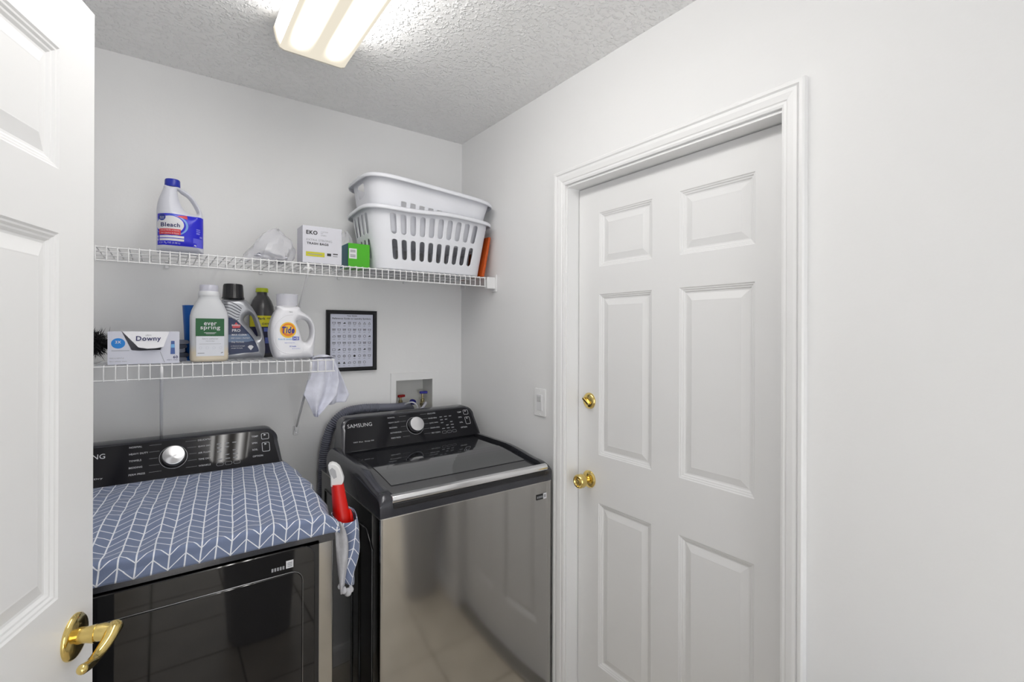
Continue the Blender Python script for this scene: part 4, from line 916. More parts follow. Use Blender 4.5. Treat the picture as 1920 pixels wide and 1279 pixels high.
# --- laundry baskets
def basket(name, label, cx, cy, z0, at, bt, ab, bb_, H, wave, slots, parent_group, handle=False):
    root = thing(name, label, 'laundry basket', (cx, cy, z0), parent_group)
    new = 'basket_white' not in MATS
    M_b = mat('basket_white', (0.84, 0.85, 0.90), 0.42)
    if new:                                   # thin plastic lets light through
        nt = M_b.node_tree; tr = nt.nodes.new('ShaderNodeBsdfTranslucent'); tr.inputs[0].default_value = (0.80, 0.81, 0.86, 1)
        mxs = nt.nodes.new('ShaderNodeMixShader'); mxs.inputs[0].default_value = 0.10
        nt.links.new(nt.nodes['Principled BSDF'].outputs[0], mxs.inputs[1]); nt.links.new(tr.outputs[0], mxs.inputs[2])
        nt.links.new(mxs.outputs[0], nt.nodes['Material Output'].inputs[0])
    N = 400
    def loop(a, b, e=5.5):
        P = []
        for i in range(N * 4):
            t = 2 * PI * i / (N * 4); c, s = math.cos(t), math.sin(t); P.append((a * math.copysign(abs(c) ** (2 / e), c), b * math.copysign(abs(s) ** (2 / e), s)))
        P = np.array(P); d = np.r_[0, np.cumsum(np.hypot(*(np.roll(P, -1, 0) - P).T))]; Q = np.vstack([P, P[:1]])
        return lambda s: (np.interp(s % 1.0, d / d[-1], Q[:, 0]), np.interp(s % 1.0, d / d[-1], Q[:, 1]))
    lt_, lb_ = loop(at, bt), loop(ab, bb_)
    def fm(s, h):            # s in 0..1 round the wall, h in 0..1 up
        a, b = lb_(s), lt_(s); x = a[0] + (b[0] - a[0]) * h; y = a[1] + (b[1] - a[1]) * h
        return (cx + float(x), cy + float(y), z0 + H * h + wave * math.sin(2 * PI * s * 4 + 0.6) * h ** 3)
    V, Fc = [], []
    SD = 6
    def quad(s0, s1, h0, h1):
        k = len(V)
        for j in range(SD + 1):
            for i in range(SD + 1): V.append(fm(s0 + (s1 - s0) * i / SD, h0 + (h1 - h0) * j / SD))
        for j in range(SD):
            for i in range(SD): q = k + j * (SD + 1) + i; Fc.append((q, q + 1, q + SD + 2, q + SD + 1))
    def holed(s0, s1, h0, h1, ws, hs, shape='slot', span=1):
        per = 2 * (at + bt) * 2 * 0.92; cs, ch = (s0 + s1) / 2, (h0 + h1) / 2
        W_ = (s1 - s0) / 2 * ws; Hh = (h1 - h0) / 2 * hs; R_ = min(W_ * per / H, Hh); nu = SD * span
        rim = [(s1, h0 + (h1 - h0) * i / SD) for i in range(SD)] + [(s1 - (s1 - s0) * i / nu, h1) for i in range(nu)] + [(s0, h1 - (h1 - h0) * i / SD) for i in range(SD)] + [(s0 + (s1 - s0) * i / nu, h0) for i in range(nu)]
        hole = []
        for p in rim:
            a = math.atan2((p[1] - ch) / ((h1 - h0) / 2), (p[0] - cs) / ((s1 - s0) / 2)); c, sn = math.cos(a), math.sin(a)
            if shape == 'slot': hole.append((cs + W_ * c, ch + (Hh - R_) * (1 if sn > 1e-6 else -1 if sn < -1e-6 else 0) + R_ * sn))
            else: hole.append((cs + W_ * math.copysign(abs(c) ** 0.4, c), ch + Hh * math.copysign(abs(sn) ** 0.4, sn)))
        n = len(rim); k = len(V)
        mid = [((p[0] + q[0]) / 2, (p[1] + q[1]) / 2) for p, q in zip(hole, rim)]
        for ring in (hole, mid, rim): V.extend(fm(*p) for p in ring)
        for l in (0, n):
            for i in range(n): j = (i + 1) % n; Fc.append((k + l + i, k + l + j, k + l + n + j, k + l + n + i))
    nc = 36
    bands, kindf = slots
    for ci in range(nc):
        s0, s1 = ci / nc, (ci + 1) / nc
        for bi in range(len(bands) - 1):
            kd = kindf(ci, bi)
            if kd == 'skip': continue
            if kd is not None and kd[0] == 'wide': holed(s0, s1 + 1 / nc, bands[bi], bands[bi + 1], *kd[1:], 'square', 2)
            elif kd is None: quad(s0, s1, bands[bi], bands[bi + 1])
            else: holed(s0, s1, bands[bi], bands[bi + 1], *kd)
    ob('wall', (V, Fc), M_b, root, smooth=True, solid=0.0026, merge=True, angle=45)
    # floor
    P = [fm(s, 0) for s in np.linspace(0, 1, 64, endpoint=False)]
    inner = [(cx + (p[0] - cx) * 0.93, cy + (p[1] - cy) * 0.88, z0 + 0.0015) for p in P]
    ob('bottom', loft([[(p[0], p[1], p[2] + 0.006) for p in P], [(cx + (p[0] - cx) * 0.985, cy + (p[1] - cy) * 0.97, z0 + 0.0022) for p in P], inner], False, True), M_b, root, smooth=True, solid=0.0024, angle=50)
    # rim flange with rolled edge
    rr_ = []
    for e, dz in ((-0.001, -0.004), (0.004, 0.001), (0.012, 0.002), (0.018, -0.002), (0.0195, -0.010), (0.018, -0.016)):
        ring = []
        for s in np.linspace(0, 1, 96, endpoint=False):
            p = fm(s, 1.0); q = np.array((p[0] - cx, p[1] - cy)); nrm = np.array((np.sign(q[0]) * (abs(q[0]) / at) ** 4.5 / at, np.sign(q[1]) * (abs(q[1]) / bt) ** 4.5 / bt)); nrm = nrm / (np.hypot(*nrm) + 1e-9)
            ring.append((p[0] + nrm[0] * e, p[1] + nrm[1] * e, p[2] + dz))
        rr_.append(ring)
    ob('rim', loft(rr_, False, False), M_b, root, smooth=True, solid=0.0022)
    return root
def kind_low(ci, bi):
    if bi not in (1, 3): return None
    return (0.57, 0.97) if ci in (0, 1, 34, 35, 16, 17, 18, 19) or 4 <= ci <= 13 or 22 <= ci <= 31 else None
bk1 = basket('laundry_basket', 'lower white laundry basket with rows of tall slots on the upper shelf', 0.953, 2.000, ZT, 0.285, 0.152, 0.250, 0.113, 0.248, 0.004,
             ([0, 0.16, 0.50, 0.57, 0.91, 1.0], kind_low), 'nested laundry baskets')
def kind_up(ci, bi):
    if bi == 1 and (4 <= ci <= 13 or 23 <= ci <= 28): return (0.55, 0.75, 'square')
    if bi == 3 and ci in (17, 35): return ('wide', 0.93, 0.90)
    if bi == 3 and ci in (18,): return 'skip'
    if bi == 3 and ci == 0: return 'skip'
    return None
XF.append(Matrix.Translation((1.262, 2.0, 2.066)) @ Matrix.Rotation(math.radians(4.2), 4, 'Y') @ Matrix.Translation((-1.262, -2.0, -2.066)))
bk2 = basket('laundry_basket', 'upper white laundry basket nested crooked in the lower one', 0.957, 2.000, 1.842, 0.287, 0.152, 0.243, 0.108, 0.225, 0.0,
             ([0, 0.50, 0.63, 0.66, 0.93, 1.0], kind_up), 'nested laundry baskets')
XF.pop()
# --- orange board between basket and wall
XF.append(Matrix.Translation((1.214, 1.999, ZT)) @ Matrix.Rotation(math.radians(11), 4, 'Y'))
o = ob('orange_folder', box(-0.006, 0.006, -0.105, 0.12, 0.0015, 0.192), mat('orange_card', S(196, 84, 20), 0.5), None, bevel=0.002); XF.pop()
tag(o, 'thin orange folder upright between the laundry basket and the right wall', 'folder')

# ================================================================ LOWER SHELF
# --- fluffy duster
du = thing('feather_duster', 'fluffy black duster at the far left of the lower shelf', 'duster', (-0.190, 2.060, ZB))
rs = np.random.RandomState(2); V, Fc = [], []
for i in range(2600):
    t = rs.rand(); c = np.array((-0.235 + 0.075 * t, 2.060 + 0.03 * (rs.rand() - 0.5), ZB + 0.055 + 0.01 * rs.rand()))
    d = rs.randn(3); d /= np.linalg.norm(d); d[2] *= 0.95; L1 = 0.035 + 0.030 * rs.rand() * (1 - 0.3 * t)
    p1 = c + d * L1 * 0.6 + rs.randn(3) * 0.003; p2 = c + d * L1 + rs.randn(3) * 0.007; 
    if p2[2] < ZB + 0.002: p2[2] = ZB + 0.002
    if p1[2] < ZB + 0.002: p1[2] = ZB + 0.002
    sd = np.cross(d, rs.randn(3)); sd = sd / np.linalg.norm(sd) * 0.0013; k = len(V)
    V += [c - sd, c + sd, p1 + sd, p1 - sd, p2]; Fc += [(k, k + 1, k + 2, k + 3), (k + 3, k + 2, k + 4)]
fb = ob('fibres', (V, Fc), mat('duster_black', (0.012, 0.011, 0.013), 0.8), du); fb['kind'] = 'stuff'
ob('handle', tube([(-0.38, 2.06, ZB + 0.035), (-0.24, 2.06, ZB + 0.055), (-0.165, 2.06, ZB + 0.055)], 0.009, 10), M_black, du, smooth=True)

# --- dryer sheet box with torn dispensing flap
dx0, dx1, dyf, dz1 = -0.1275, 0.0505, 1.8925, 1.4775
dbx = thing('dryer_sheet_box', 'white dryer sheet carton with a torn-open flap on the lower shelf', 'box', (-0.04, 1.93, ZB))
M_cart = mat('carton_cool', (0.66, 0.67, 0.76), 0.5)
H_ = dz1 - ZB
# front face with a trapezoid opening
zx = lambda a: dx0 + (a - 180) / 705 * (dx1 - dx0); zz = lambda b: ZB + (965 - b) / (965 - 648) * H_
op = [(zx(310), zz(650)), (zx(785), zz(650)), (zx(690), zz(830)), (zx(480), zz(836)), (zx(405), zz(830))]
Vb = [(dx0, dyf, ZB), (dx1, dyf, ZB), (dx1, dyf, dz1), (op[1][0], dyf, dz1), (op[2][0], dyf, op[2][1]), (op[3][0], dyf, op[3][1]), (op[4][0], dyf, op[4][1]), (op[0][0], dyf, dz1), (dx0, dyf, dz1)]
yb2 = dyf + 0.085
Vb += [(dx0, yb2, ZB), (dx1, yb2, ZB), (dx1, yb2, dz1), (dx0, yb2, dz1)]
Fb = [(0, 1, 4, 5, 6), (1, 2, 3, 4), (0, 6, 7, 8), (0, 9, 10, 1), (1, 10, 11, 2), (0, 8, 12, 9), (9, 12, 11, 10), (2, 11, 12, 8, 7, 3)]
ob('carton', (Vb, Fb), M_cart, dbx, solid=0.0008)
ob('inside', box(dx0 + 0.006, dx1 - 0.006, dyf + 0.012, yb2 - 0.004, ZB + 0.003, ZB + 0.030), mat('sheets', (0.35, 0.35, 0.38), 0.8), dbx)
fo = 0.016
flp = [(op[0][0] + 0.001, dyf, dz1), (op[1][0] - 0.001, dyf, dz1), (zx(720), dyf - fo * 0.8, zz(800)), (zx(650), dyf - fo, zz(812)), (zx(560), dyf - fo, zz(815)), (zx(475), dyf - fo * 0.8, zz(803))]
flap = ob('flap', (flp, [(0, 1, 2, 3, 4, 5)]), mat('flap_white', (0.82, 0.82, 0.86), 0.5), dbx, solid=0.0008)
df_ = lambda u, v: (u, dyf - fo * (dz1 - v) / (dz1 - zz(812)) - 0.0012, v)
ob('lettering', text('Downy', df_, w=zx(695) - zx(450), u0=zx(572), v0=zz(722), bold=0.015), M_navy_ink, flap)
ob('lettering', text('ultra', df_, w=0.014, u0=zx(570), v0=zz(682)), M_grey_ink, flap)
dfr = basis((0, dyf - 0.0009, 0), (1, 0, 0), (0, 0, 1)); dfr2 = basis((0, dyf - 0.0014, 0), (1, 0, 0), (0, 0, 1))
bdg = ob('badge', disc2(zx(278), zz(762), 0.0168, 0.0158, dfr, 28, 3), mat('badge_sky', S(20, 130, 215), 0.4), dbx)
ob('lettering', text('3X', dfr2, w=0.014, u0=zx(278), v0=zz(750), bold=0.02), M_paper, bdg)
ob('lettering', join(text('FREE & GENTLE', dfr, w=0.034, u0=zx(265), v0=zz(905)), text('fabric softener sheets', dfr, w=0.042, u0=zx(278), v0=zz(935)), flat([(zx(215), zz(835)), (zx(385), zz(835)), (zx(385), zz(830)), (zx(215), zz(830))], dfr)), M_grey_ink, dbx)
ob('lettering', join(text('60', dfr, w=0.0125, u0=zx(845), v0=zz(905), bold=0.02), text('SHEETS  HOJAS', dfr, w=0.029, u0=zx(812), v0=zz(934))), M_navy_ink, dbx)
ob('bottle_picture', flat([(zx(792), zz(875)), (zx(840), zz(875)), (zx(835), zz(742)), (zx(798), zz(742))], dfr), mat('picture_blue', S(70, 96, 160), 0.5), dbx)
ob('bottle_picture', flat([(zx(797), zz(810)), (zx(836), zz(810)), (zx(834), zz(775)), (zx(799), zz(775))], dfr2), mat('picture_sky', S(120, 180, 230), 0.5), dbx)
ob('tear_line', join(flat([(zx(685), zz(850)), (zx(690), zz(850)), (zx(735), zz(955)), (zx(729), zz(955))], dfr)), M_grey_ink, dbx)

# --- folded dark cloth behind the box
fc = thing('folded_cloth', 'small stack of folded grey cloths between the sheet carton and blue cup', 'cloth', (0.045, 2.02, ZB))
for i in range(5):
    z = ZB + i * 0.0145
    ob('fold', prism(rrect(0, 0.0135 + 0, -0.045, 0.045, 0.0066), lambda u, v, d: (0.030 + v + 0.006 * math.sin(i * 2.1), d, z + u), 1.985, 2.10), mat('cloth_%d' % (i % 2), S(70, 74, 88) if i % 2 else S(128, 132, 146), 0.9, bump=(200, 0.2, 0.001)), fc, smooth=True, angle=50)

# --- blue cup
cup = [(0.026, ZB), (0.027, ZB + 0.002), (0.0365, 1.566), (0.0372, 1.567), (0.0365, 1.5685), (0.0345, 1.566), (0.0255, ZB + 0.006), (0.001, ZB + 0.005)]
o = ob('tall_cup', lathe(cup, 0.0985, 2.022, 36), mat('cup_blue', S(8, 92, 178), 0.35), None, smooth=True, angle=40)
tag(o, 'tall tapered blue plastic cup behind the green-labelled bottle', 'cup')

# --- fabric softener bottle with green label
ev = thing('softener_bottle', 'translucent white bottle with a green and white label on the lower shelf', 'bottle', (0.135, 1.935, ZB))
def milky():
    m = bpy.data.materials.new('milky_hdpe'); m.use_nodes = True; nt = m.node_tree; b = nt.nodes['Principled BSDF']; L = nt.links
    tc = nt.nodes.new('ShaderNodeTexCoord'); sp = nt.nodes.new('ShaderNodeSeparateXYZ'); mr = nt.nodes.new('ShaderNodeMapRange'); cr = nt.nodes.new('ShaderNodeValToRGB')
    L.new(tc.outputs['Generated'], sp.inputs[0]); L.new(sp.outputs['Z'], mr.inputs[0]); L.new(mr.outputs[0], cr.inputs[0]); L.new(cr.outputs[0], b.inputs['Base Color'])
    cr.color_ramp.elements[0].position = 0.14; cr.color_ramp.elements[0].color = (*S(226, 214, 192), 1)
    cr.color_ramp.elements[1].position = 0.26; cr.color_ramp.elements[1].color = (*S(206, 208, 212), 1)
    b.inputs['Roughness'].default_value = 0.4; return m
ecx, ecy = 0.135, 1.9335
prof = [(0.048, 0.034, ZB, 4), (0.053, 0.039, ZB + 0.003, 4.5), (0.055, 0.041, ZB + 0.010, 5), (0.055, 0.041, 1.520, 5), (0.0545, 0.0405, 1.532, 4.6), (0.051, 0.0385, 1.548, 3.8), (0.042, 0.034, 1.570, 3), (0.0335, 0.030, 1.585, 2.4), (0.031, 0.029, 1.590, 2.1), (0.031, 0.029, 1.600, 2)]
ob('bottle', loft([sring(ecx, ecy, z, a, b, e, 48) for a, b, z, e in prof]), milky(), ev, smooth=True, angle=50)
ob('collar', loft([sring(ecx - 0.001, ecy, z, a, a, 2, 36) for a, z in ((0.0305, 1.598), (0.031, 1.606), (0.0285, 1.614), (0.020, 1.617))]), mat('collar_white', (0.74, 0.75, 0.78), 0.4), ev, smooth=True, angle=50)
ob('cap', loft([sring(ecx - 0.001, ecy, z, a, a, 2, 36) for a, z in ((0.0265, 1.606), (0.0275, 1.612), (0.0270, 1.634), (0.0255, 1.6355))]), mat('cap_frost', (0.70, 0.70, 0.80), 0.3, alpha=0.75), ev, smooth=True, angle=50)
ey = ecy - 0.041 - 0.0008
efm = basis((0, ey, 0), (1, 0, 0), (0, 0, 1)); efm2 = basis((0, ey - 0.0006, 0), (1, 0, 0), (0, 0, 1))
l1 = ob('label', flat([(0.096, 1.3965), (0.1755, 1.3965), (0.1755, 1.4635), (0.096, 1.4635)], efm), mat('label_white', (0.72, 0.74, 0.80), 0.5), ev)
l2 = ob('label_top', flat([(0.0945, 1.4625), (0.1755, 1.4625), (0.1755, 1.5215), (0.0945, 1.5215)], efm), mat('label_green', S(24, 92, 48), 0.5), ev)
ob('lettering', join(text('ever', efm2, w=0.036, h=0.0105, u0=0.1355, v0=1.5035, bold=0.012), text('spring', efm2, w=0.056, h=0.0165, u0=0.1355, v0=1.4895, bold=0.012), flat([(0.118, 1.4735), (0.152, 1.4735), (0.152, 1.4748), (0.118, 1.4748)], efm2), flat([(0.123, 1.4700), (0.148, 1.4700), (0.148, 1.4712), (0.123, 1.4712)], efm2)), M_paper, l2)
ob('lettering', join(text('fabric softener', efm2, w=0.046, u0=0.1355, v0=1.4545), text('free & clear', efm2, w=0.025, u0=0.1355, v0=1.4465), flat([(0.104, 1.4365), (0.166, 1.4365), (0.166, 1.4373), (0.104, 1.4373)], efm2), *[flat(rrect(0.107 + i * 0.019, 0.115 + i * 0.019, 1.420, 1.428, 0.002), efm2) for i in range(0)], flat([(0.100, 1.4055), (0.119, 1.4055), (0.119, 1.4075), (0.100, 1.4075)], efm2), flat([(0.166, 1.4045), (0.172, 1.4065), (0.172, 1.410), (0.166, 1.408)], efm2)), M_grey_ink, l1)
ob('icons', join(*[loft([[efm2(0.108 + i * 0.019 + r * math.cos(a), 1.424 + r * math.sin(a)) for a in np.linspace(0, 2 * PI, 14, endpoint=False)] for r in (0.0042, 0.0036)], False, False) for i in range(4)]), mat('icon_grey', (0.5, 0.52, 0.6), 0.5), l1)

# --- carpet cleaner jug, silver with navy label
cv2 = lambda P: [(0.0480 + a * 0.000227, 1.667 - b * 0.0002506) for a, b in P]
cy2 = 2.020
out = spline(cv2([(590, 290), (580, 330), (566, 420), (560, 560), (558, 900), (560, 1090), (580, 1145), (640, 1152), (1120, 1152), (1168, 1135), (1190, 1060), (1188, 940), (1162, 790), (1122, 640), (1076, 520), (1012, 405), (945, 325), (890, 285), (740, 276)]), 4, True)
out = [(p[0], max(p[1], ZB)) for p in out]
hol = spline(cv2([(880, 590), (905, 535), (955, 508), (1000, 525), (1030, 590), (1068, 700), (1098, 800), (1080, 832), (1045, 800), (1000, 735), (935, 665)]), 4, True)
Tc = lambda X, Z: np.interp(Z, [ZB, ZB + 0.006, 1.50, 1.585, 1.60], [0.037, 0.041, 0.040, 0.030, 0.028])
cj = Jug(out, hol, cy2, Tc, lambda X, Z: np.minimum(np.interp(X, [0.230, 0.268], [0.020, 0.030]), Tc(X, Z) * 0.95))
cc = thing('carpet_cleaner_jug', 'silver cleaner jug with a black cap and navy label on the lower shelf', 'bottle', (0.24, cy2, ZB))
ob('jug', cj.mesh(0.0025), mat('silver_plastic', (0.42, 0.43, 0.46), 0.33, metal=0.55), cc, smooth=True)
kx_ = 0.0480 + 735 * 0.000227
rg = []
for r, z in ((0.0365, 1.597), (0.0365, 1.600), (0.0335, 1.604), (0.0310, 1.644), (0.0295, 1.6495), (0.024, 1.651)):
    ring = []
    for i in range(96):
        a = 2 * PI * i / 96; k = r + (0.0006 if (i // 2) % 2 and 1.603 < z < 1.646 else 0); ring.append((kx_ + k * math.cos(a), cy2 + k * math.sin(a), z))
    rg.append(ring)
ob('cap', loft(rg), M_black, cc, smooth=True, angle=40)
cf = cj.front(0.0010); cf2 = cj.front(0.0016); cf3 = cj.front(0.0022)
M_navy = mat('label_navy', S(22, 38, 78), 0.4)
lb = ob('label', fan2([tuple(p) for p in spline(cv2([(600, 560), (690, 560), (745, 575), (800, 625), (900, 730), (1000, 850), (1055, 960), (1078, 1030), (1050, 1052), (860, 1062), (600, 1068), (590, 800)]), 3, True)], cf, 8), M_navy, cc, smooth=True)
ob('label_band', fan2(cv2([(600, 790), (930, 785), (1010, 890), (900, 905), (600, 915)]), cf2, 6), mat('label_slate', S(96, 116, 146), 0.4), lb)
ob('emblem', flat(cv2([(700, 660), (820, 655), (810, 700), (710, 705)]), cf2), M_redink, lb)
ob('emblem', flat(cv2([(735, 655), (758, 620), (785, 652)]), cf2), M_redink, lb)
ob('lettering', join(text('BISSELL', cf3, w=0.028, u0=cv2([(760, 0)])[0][0], v0=cv2([(0, 664)])[0][1], bold=0.02), text('PRO', cf2, w=0.026, u0=cv2([(760, 0)])[0][0], v0=cv2([(0, 738)])[0][1], bold=0.02)), M_paper, lb)
ob('lettering', join(text('MAX CLEAN', cf3, w=0.046, u0=cv2([(800, 0)])[0][0], v0=cv2([(0, 800)])[0][1], bold=0.015), text('DEEP CLEAN + PROTECT', cf3, w=0.060, u0=cv2([(820, 0)])[0][0], v0=cv2([(0, 848)])[0][1], bold=0.015), text('Oxy Formula', cf3, w=0.040, u0=cv2([(780, 0)])[0][0], v0=cv2([(0, 905)])[0][1], bold=0.015),
                       text('professional strength', cf2, w=0.044, u0=cv2([(785, 0)])[0][0], v0=cv2([(0, 962)])[0][1]), text('carpet formula', cf2, w=0.036, u0=cv2([(770, 0)])[0][0], v0=cv2([(0, 992)])[0][1])), M_paper, lb)
ob('shield', flat(cv2([(920, 975), (945, 952), (980, 952), (1005, 975), (965, 1025)]), cf2), M_paper, lb)
for i in range(6):
    q = [(600 + 0 * i, 330 + i * 36), (690 - i * 3, 335 + i * 42), (770 - i * 2, 372 + i * 44), (838 - i * 9, 425 + i * 30)]
    ob('shoulder_groove', tube([cj.front(0.0)(*p) for p in spline(cv2(q), 5)], 0.0014, 6), mat('groove_dark', (0.12, 0.12, 0.14), 0.4, metal=0.4), cc, smooth=True)

# --- dark bottle with a lime cap
yb_ = thing('lime_cap_bottle', 'dark translucent round bottle with a lime cap behind the detergent', 'bottle', (0.3272, 2.137, ZB))
bx, byy = 0.3272, 2.137
ob('bottle', lathe([(0.040, ZB), (0.044, ZB + 0.003), (0.046, ZB + 0.012), (0.046, 1.535), (0.0455, 1.555), (0.042, 1.578), (0.034, 1.600), (0.024, 1.617), (0.0195, 1.622), (0.0185, 1.634)], bx, byy, 40), mat('smoke_plastic', (0.055, 0.053, 0.056), 0.22, spec=0.6), yb_, smooth=True, angle=50)
ob('cap', loft([sring(bx, byy, z, r, r, 2, 36) for r, z in ((0.0225, 1.634), (0.0228, 1.636), (0.0222, 1.648), (0.0205, 1.650))]), mat('cap_lime', S(186, 200, 30), 0.35), yb_, smooth=True, angle=40)
def cyl(r): return lambda u, v: (bx + r * math.sin(u / r), byy - r * math.cos(u / r), v)
lb = ob('label', grid2(-0.060, 0.060, 1.497, 1.540, 30, 2, cyl(0.0465)), mat('label_lime', S(222, 214, 30), 0.4), yb_, smooth=True)
ob('lettering', join(text('Mark', cyl(0.047), w=0.030, u0=-0.010, v0=1.529, bold=0.03), text('GONE', cyl(0.047), w=0.022, u0=0.022, v0=1.530, bold=0.02), text('OXY', cyl(0.047), w=0.026, u0=0.006, v0=1.508, bold=0.03)), M_dark_ink, lb)
lb2 = ob('label_lower', grid2(-0.060, 0.060, ZB + 0.016, 1.497, 30, 4, cyl(0.0465)), mat('label_ink', S(34, 36, 66), 0.4), yb_, smooth=True)
ob('label_band', join(grid2(0.000, 0.042, 1.478, 1.493, 10, 1, cyl(0.047)), grid2(0.004, 0.030, 1.432, 1.455, 8, 1, cyl(0.047))), mat('label_midblue', S(96, 112, 190), 0.4), lb2)

# --- white detergent jug
cv3 = lambda P: [(0.291 + a * 0.0002135, 1.6385 - b * 0.0002296) for a, b in P]
ty = 1.938
out = spline(cv3([(252, 290), (244, 345), (205, 410), (162, 520), (138, 640), (134, 740), (150, 870), (178, 1000), (212, 1090), (250, 1128), (330, 1137), (640, 1137), (790, 1128), (832, 1085), (850, 960), (864, 800), (866, 680), (842, 560), (790, 468), (710, 405), (635, 352), (606, 295), (430, 280)]), 4, True)
out = [(p[0], max(p[1], ZB)) for p in out]
hol = spline(cv3([(548, 545), (590, 512), (655, 497), (730, 522), (780, 585), (800, 680), (787, 790), (742, 858), (695, 872), (652, 840), (620, 745), (588, 645)]), 4, True)
Tt = lambda X, Z: np.interp(Z, [ZB, ZB + 0.008, 1.50, 1.56, 1.58], [0.040, 0.046, 0.045, 0.036, 0.034])
tj = Jug(out, hol, ty, Tt, lambda X, Z: np.minimum(np.interp(X, [0.39, 0.425], [0.022, 0.034]), Tt(X, Z) * 0.95))
td = thing('detergent_jug', 'white detergent jug with an orange bullseye logo and frosted cap', 'bottle', (0.395, ty, ZB))
ob('jug', tj.mesh(0.0025), mat('gloss_white', (0.80, 0.80, 0.84), 0.28), td, smooth=True)
tcx = 0.291 + 420 * 0.0002135
ob('spout', lathe([(0.030, 1.568), (0.030, 1.578), (0.014, 1.582), (0.009, 1.600), (0.008, 1.606)], tcx, ty, 30), mat('gloss_white', (0.80, 0.80, 0.84), 0.28), td, smooth=True, angle=40)
ob('measuring_cap', loft([sring(tcx, ty, z, r, r, 2, 48) for r, z in ((0.0355, 1.574), (0.0362, 1.577), (0.0368, 1.612), (0.0378, 1.616), (0.0350, 1.6165), (0.0340, 1.612))], False, True), mat('frosted_cap', (0.78, 0.78, 0.86), 0.25, alpha=0.55), td, smooth=True, angle=50)
tf, tf2, tf3, tf4 = [tj.front(0.001 + 0.0006 * i) for i in range(4)]
lc = cv3([(395, 672)])[0]
lg = ob('logo', disc2(*lc, 0.0275, 0.0285, tf, 36, 4), mat('logo_yellow', S(238, 190, 40), 0.4), td)
ob('logo_ring', disc2(lc[0], lc[1] + 0.001, 0.0222, 0.0232, tf2, 36, 4), mat('logo_orange', S(226, 120, 24), 0.4), lg)
ob('logo_ring', disc2(lc[0], lc[1] + 0.002, 0.0165, 0.0165, tf3, 36, 4), mat('logo_yellow', S(238, 190, 40), 0.4), lg)
ob('lettering', text('Tide', tf4, w=0.042, h=0.0245, u0=lc[0], v0=lc[1], bold=0.035, shear=0.15), mat('logo_blue', S(34, 30, 140), 0.4), lg)
M_lb = mat('print_skyblue', S(130, 190, 230), 0.5); M_mb = mat('print_blue', S(40, 70, 190), 0.5)
ob('lettering', text('free & gentle', tf, w=0.046, u0=cv3([(350, 0)])[0][0], v0=cv3([(0, 818)])[0][1], bold=0.02), M_lb, td)
hb = ob('badge', join(*[fan2(cv3([(a, 835), (a + 52, 835), (a + 52, 775), (a, 775)]), tf, 2) for a in (467, 523)]), M_mb, td)
ob('lettering', text('HE', tf3, w=0.018, u0=cv3([(522, 0)])[0][0], v0=cv3([(0, 805)])[0][1], bold=0.02), M_paper, hb)
ob('lettering', join(text('fragrance & dye free', tf, w=0.034, u0=cv3([(420, 0)])[0][0], v0=cv3([(0, 875)])[0][1]), text('32 loads', tf, w=0.022, u0=cv3([(470, 0)])[0][0], v0=cv3([(0, 930)])[0][1], bold=0.03), text('46 fl oz (1.36 L)', tf, w=0.027, u0=cv3([(520, 0)])[0][0], v0=cv3([(0, 968)])[0][1])), M_mb, td)
ob('lettering', text('P&G', tf, w=0.011, u0=cv3([(445, 0)])[0][0], v0=cv3([(0, 385)])[0][1], bold=0.02), M_grey_ink, td)
ob('label_groove', tube([tj.front(0.0)(*p) for p in spline(cv3([(480, 430), (380, 440), (280, 500), (205, 600), (175, 740), (195, 880), (265, 990), (380, 1040), (560, 1045), (640, 1010), (655, 900)]), 6)], 0.0011, 6), mat('gloss_white', (0.80, 0.80, 0.84), 0.28), td, smooth=True)

# --- rag hanging from the shelf end
V, Fc = [], []
Lf = [(0.462, 1.379), (0.462, 1.368), (0.456, 1.335), (0.445, 1.29), (0.432, 1.245), (0.470, 1.160)]
Rt = [(0.534, 1.3795), (0.538, 1.368), (0.550, 1.335), (0.556, 1.29), (0.548, 1.235), (0.478, 1.158)]
nL, nU = 30, 24
def seg(P, t):
    q = t * (len(P) - 1); i = min(int(q), len(P) - 2); f = q - i; return (P[i][0] + (P[i + 1][0] - P[i][0]) * f, P[i][1] + (P[i + 1][1] - P[i][1]) * f)
for j in range(nL + 1):
    t = j / nL; a, b = seg(Lf, t), seg(Rt, t)
    for i in range(nU + 1):
        u = i / nU; fold = 0.010 * math.sin(u * 9 + 0.8 + t) * min(1, t * 2.5) + 0.0025 * math.sin(u * 15 + 5 * t)
        y = 1.897 + fold + (0.02 * (1 - t / 0.08) if t < 0.08 else 0)
        sag = -0.010 * math.sin(u * PI) * (1 if 0.6 < t < 0.95 else 0) * math.sin((t - 0.6) / 0.35 * PI) if 0.6 < t < 0.95 else 0
        V.append((a[0] + (b[0] - a[0]) * u, y, a[1] + (b[1] - a[1]) * u + sag))
Fc = [(j * (nU + 1) + i, j * (nU + 1) + i + 1, (j + 1) * (nU + 1) + i + 1, (j + 1) * (nU + 1) + i) for j in range(nL) for i in range(nU)]
rag = thing('cleaning_rag', 'pale lavender rag draped over the right end of the lower shelf', 'cloth', (0.51, 1.905, 1.16))
M_rag = mat('rag_cotton', (0.72, 0.73, 0.83), 0.9, var=(40, 0.08), bump=(300, 0.2, 0.001))
ob('front_layer', (V, Fc), M_rag, rag, smooth=True, solid=0.0016)
V = []
Lf2 = [(0.500, 1.384), (0.505, 1.368), (0.512, 1.33), (0.515, 1.28), (0.518, 1.23), (0.520, 1.196)]
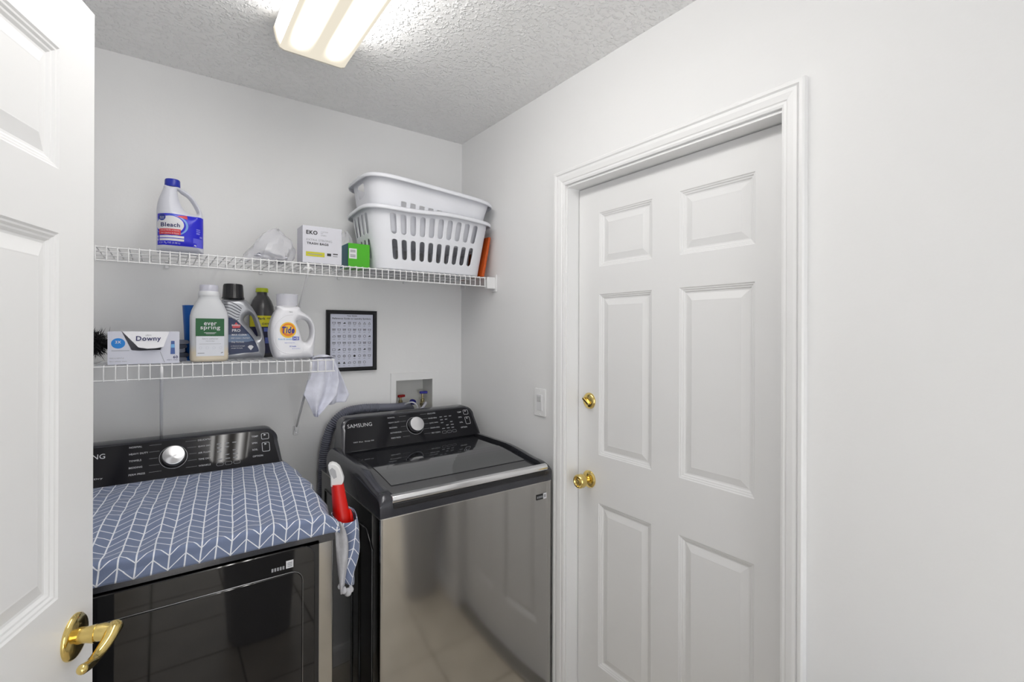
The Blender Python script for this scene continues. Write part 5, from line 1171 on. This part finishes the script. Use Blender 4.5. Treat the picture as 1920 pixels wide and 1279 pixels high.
Rt2 = [(0.540, 1.384), (0.547, 1.366), (0.564, 1.325), (0.585, 1.275), (0.602, 1.232), (0.590, 1.205)]
for j in range(nL + 1):
    t = j / nL; a, b = seg(Lf2, t), seg(Rt2, t)
    for i in range(nU + 1):
        u = i / nU; y = 1.919 + 0.010 * math.sin(u * 9 + 1.2 + 1.5 * t) * min(1, t * 2.5) + 0.002 * math.sin(u * 15)
        V.append((a[0] + (b[0] - a[0]) * u, y, a[1] + (b[1] - a[1]) * u))
ob('back_layer', (V, Fc), M_rag, rag, smooth=True, solid=0.0016)
V = []
for i in range(13):
    a = i / 12
    for j in range(7):
        V.append((0.462 + 0.080 * a, 1.893 + 0.045 * j / 6, 1.3792 + 0.010 * math.sin(PI * a) * (0.6 + 0.4 * math.sin(PI * j / 6)) + 0.002 * math.sin(9 * a + j)))
ob('top_fold', (V, [(i * 7 + j, i * 7 + j + 1, (i + 1) * 7 + j + 1, (i + 1) * 7 + j) for i in range(12) for j in range(6)]), M_rag, rag, smooth=True, solid=0.0016)

# ================================================================ UNSEEN GREY STAND-INS (added for the grey shapes mirrored in the machine fronts)
def stand_in(label, cx, cy, a, b, h):
    r = thing('reflection_stand_in', label, 'stand-in', (cx, cy, 0))
    M_stand_in = mat('stand_in_grey', S(196, 196, 200), 0.5)
    ob('body', loft([sring(cx, cy, z, a * k, b * k, 3.2, 40) for z, k in ((0.002, 0.76), (0.012, 0.80), (h - 0.02, 1.0), (h, 1.02), (h - 0.002, 0.97), (0.02, 0.77))]), M_stand_in, r, smooth=True, angle=45)
    ob('rim', loft([sring(cx, cy, z, a * k, b * k, 3.2, 40) for z, k in ((h - 0.014, 1.01), (h - 0.012, 1.05), (h + 0.002, 1.05), (h + 0.003, 1.0))], False, False), M_stand_in, r, smooth=True, angle=45)
stand_in('unseen tapered grey stand-in by the right wall, added for its reflection in the washer front', 1.10, 0.27, 0.155, 0.13, 0.60)
stand_in('unseen tapered grey stand-in in the middle of the floor, added for its reflection in the dryer door', 0.40, 0.10, 0.17, 0.13, 0.62)
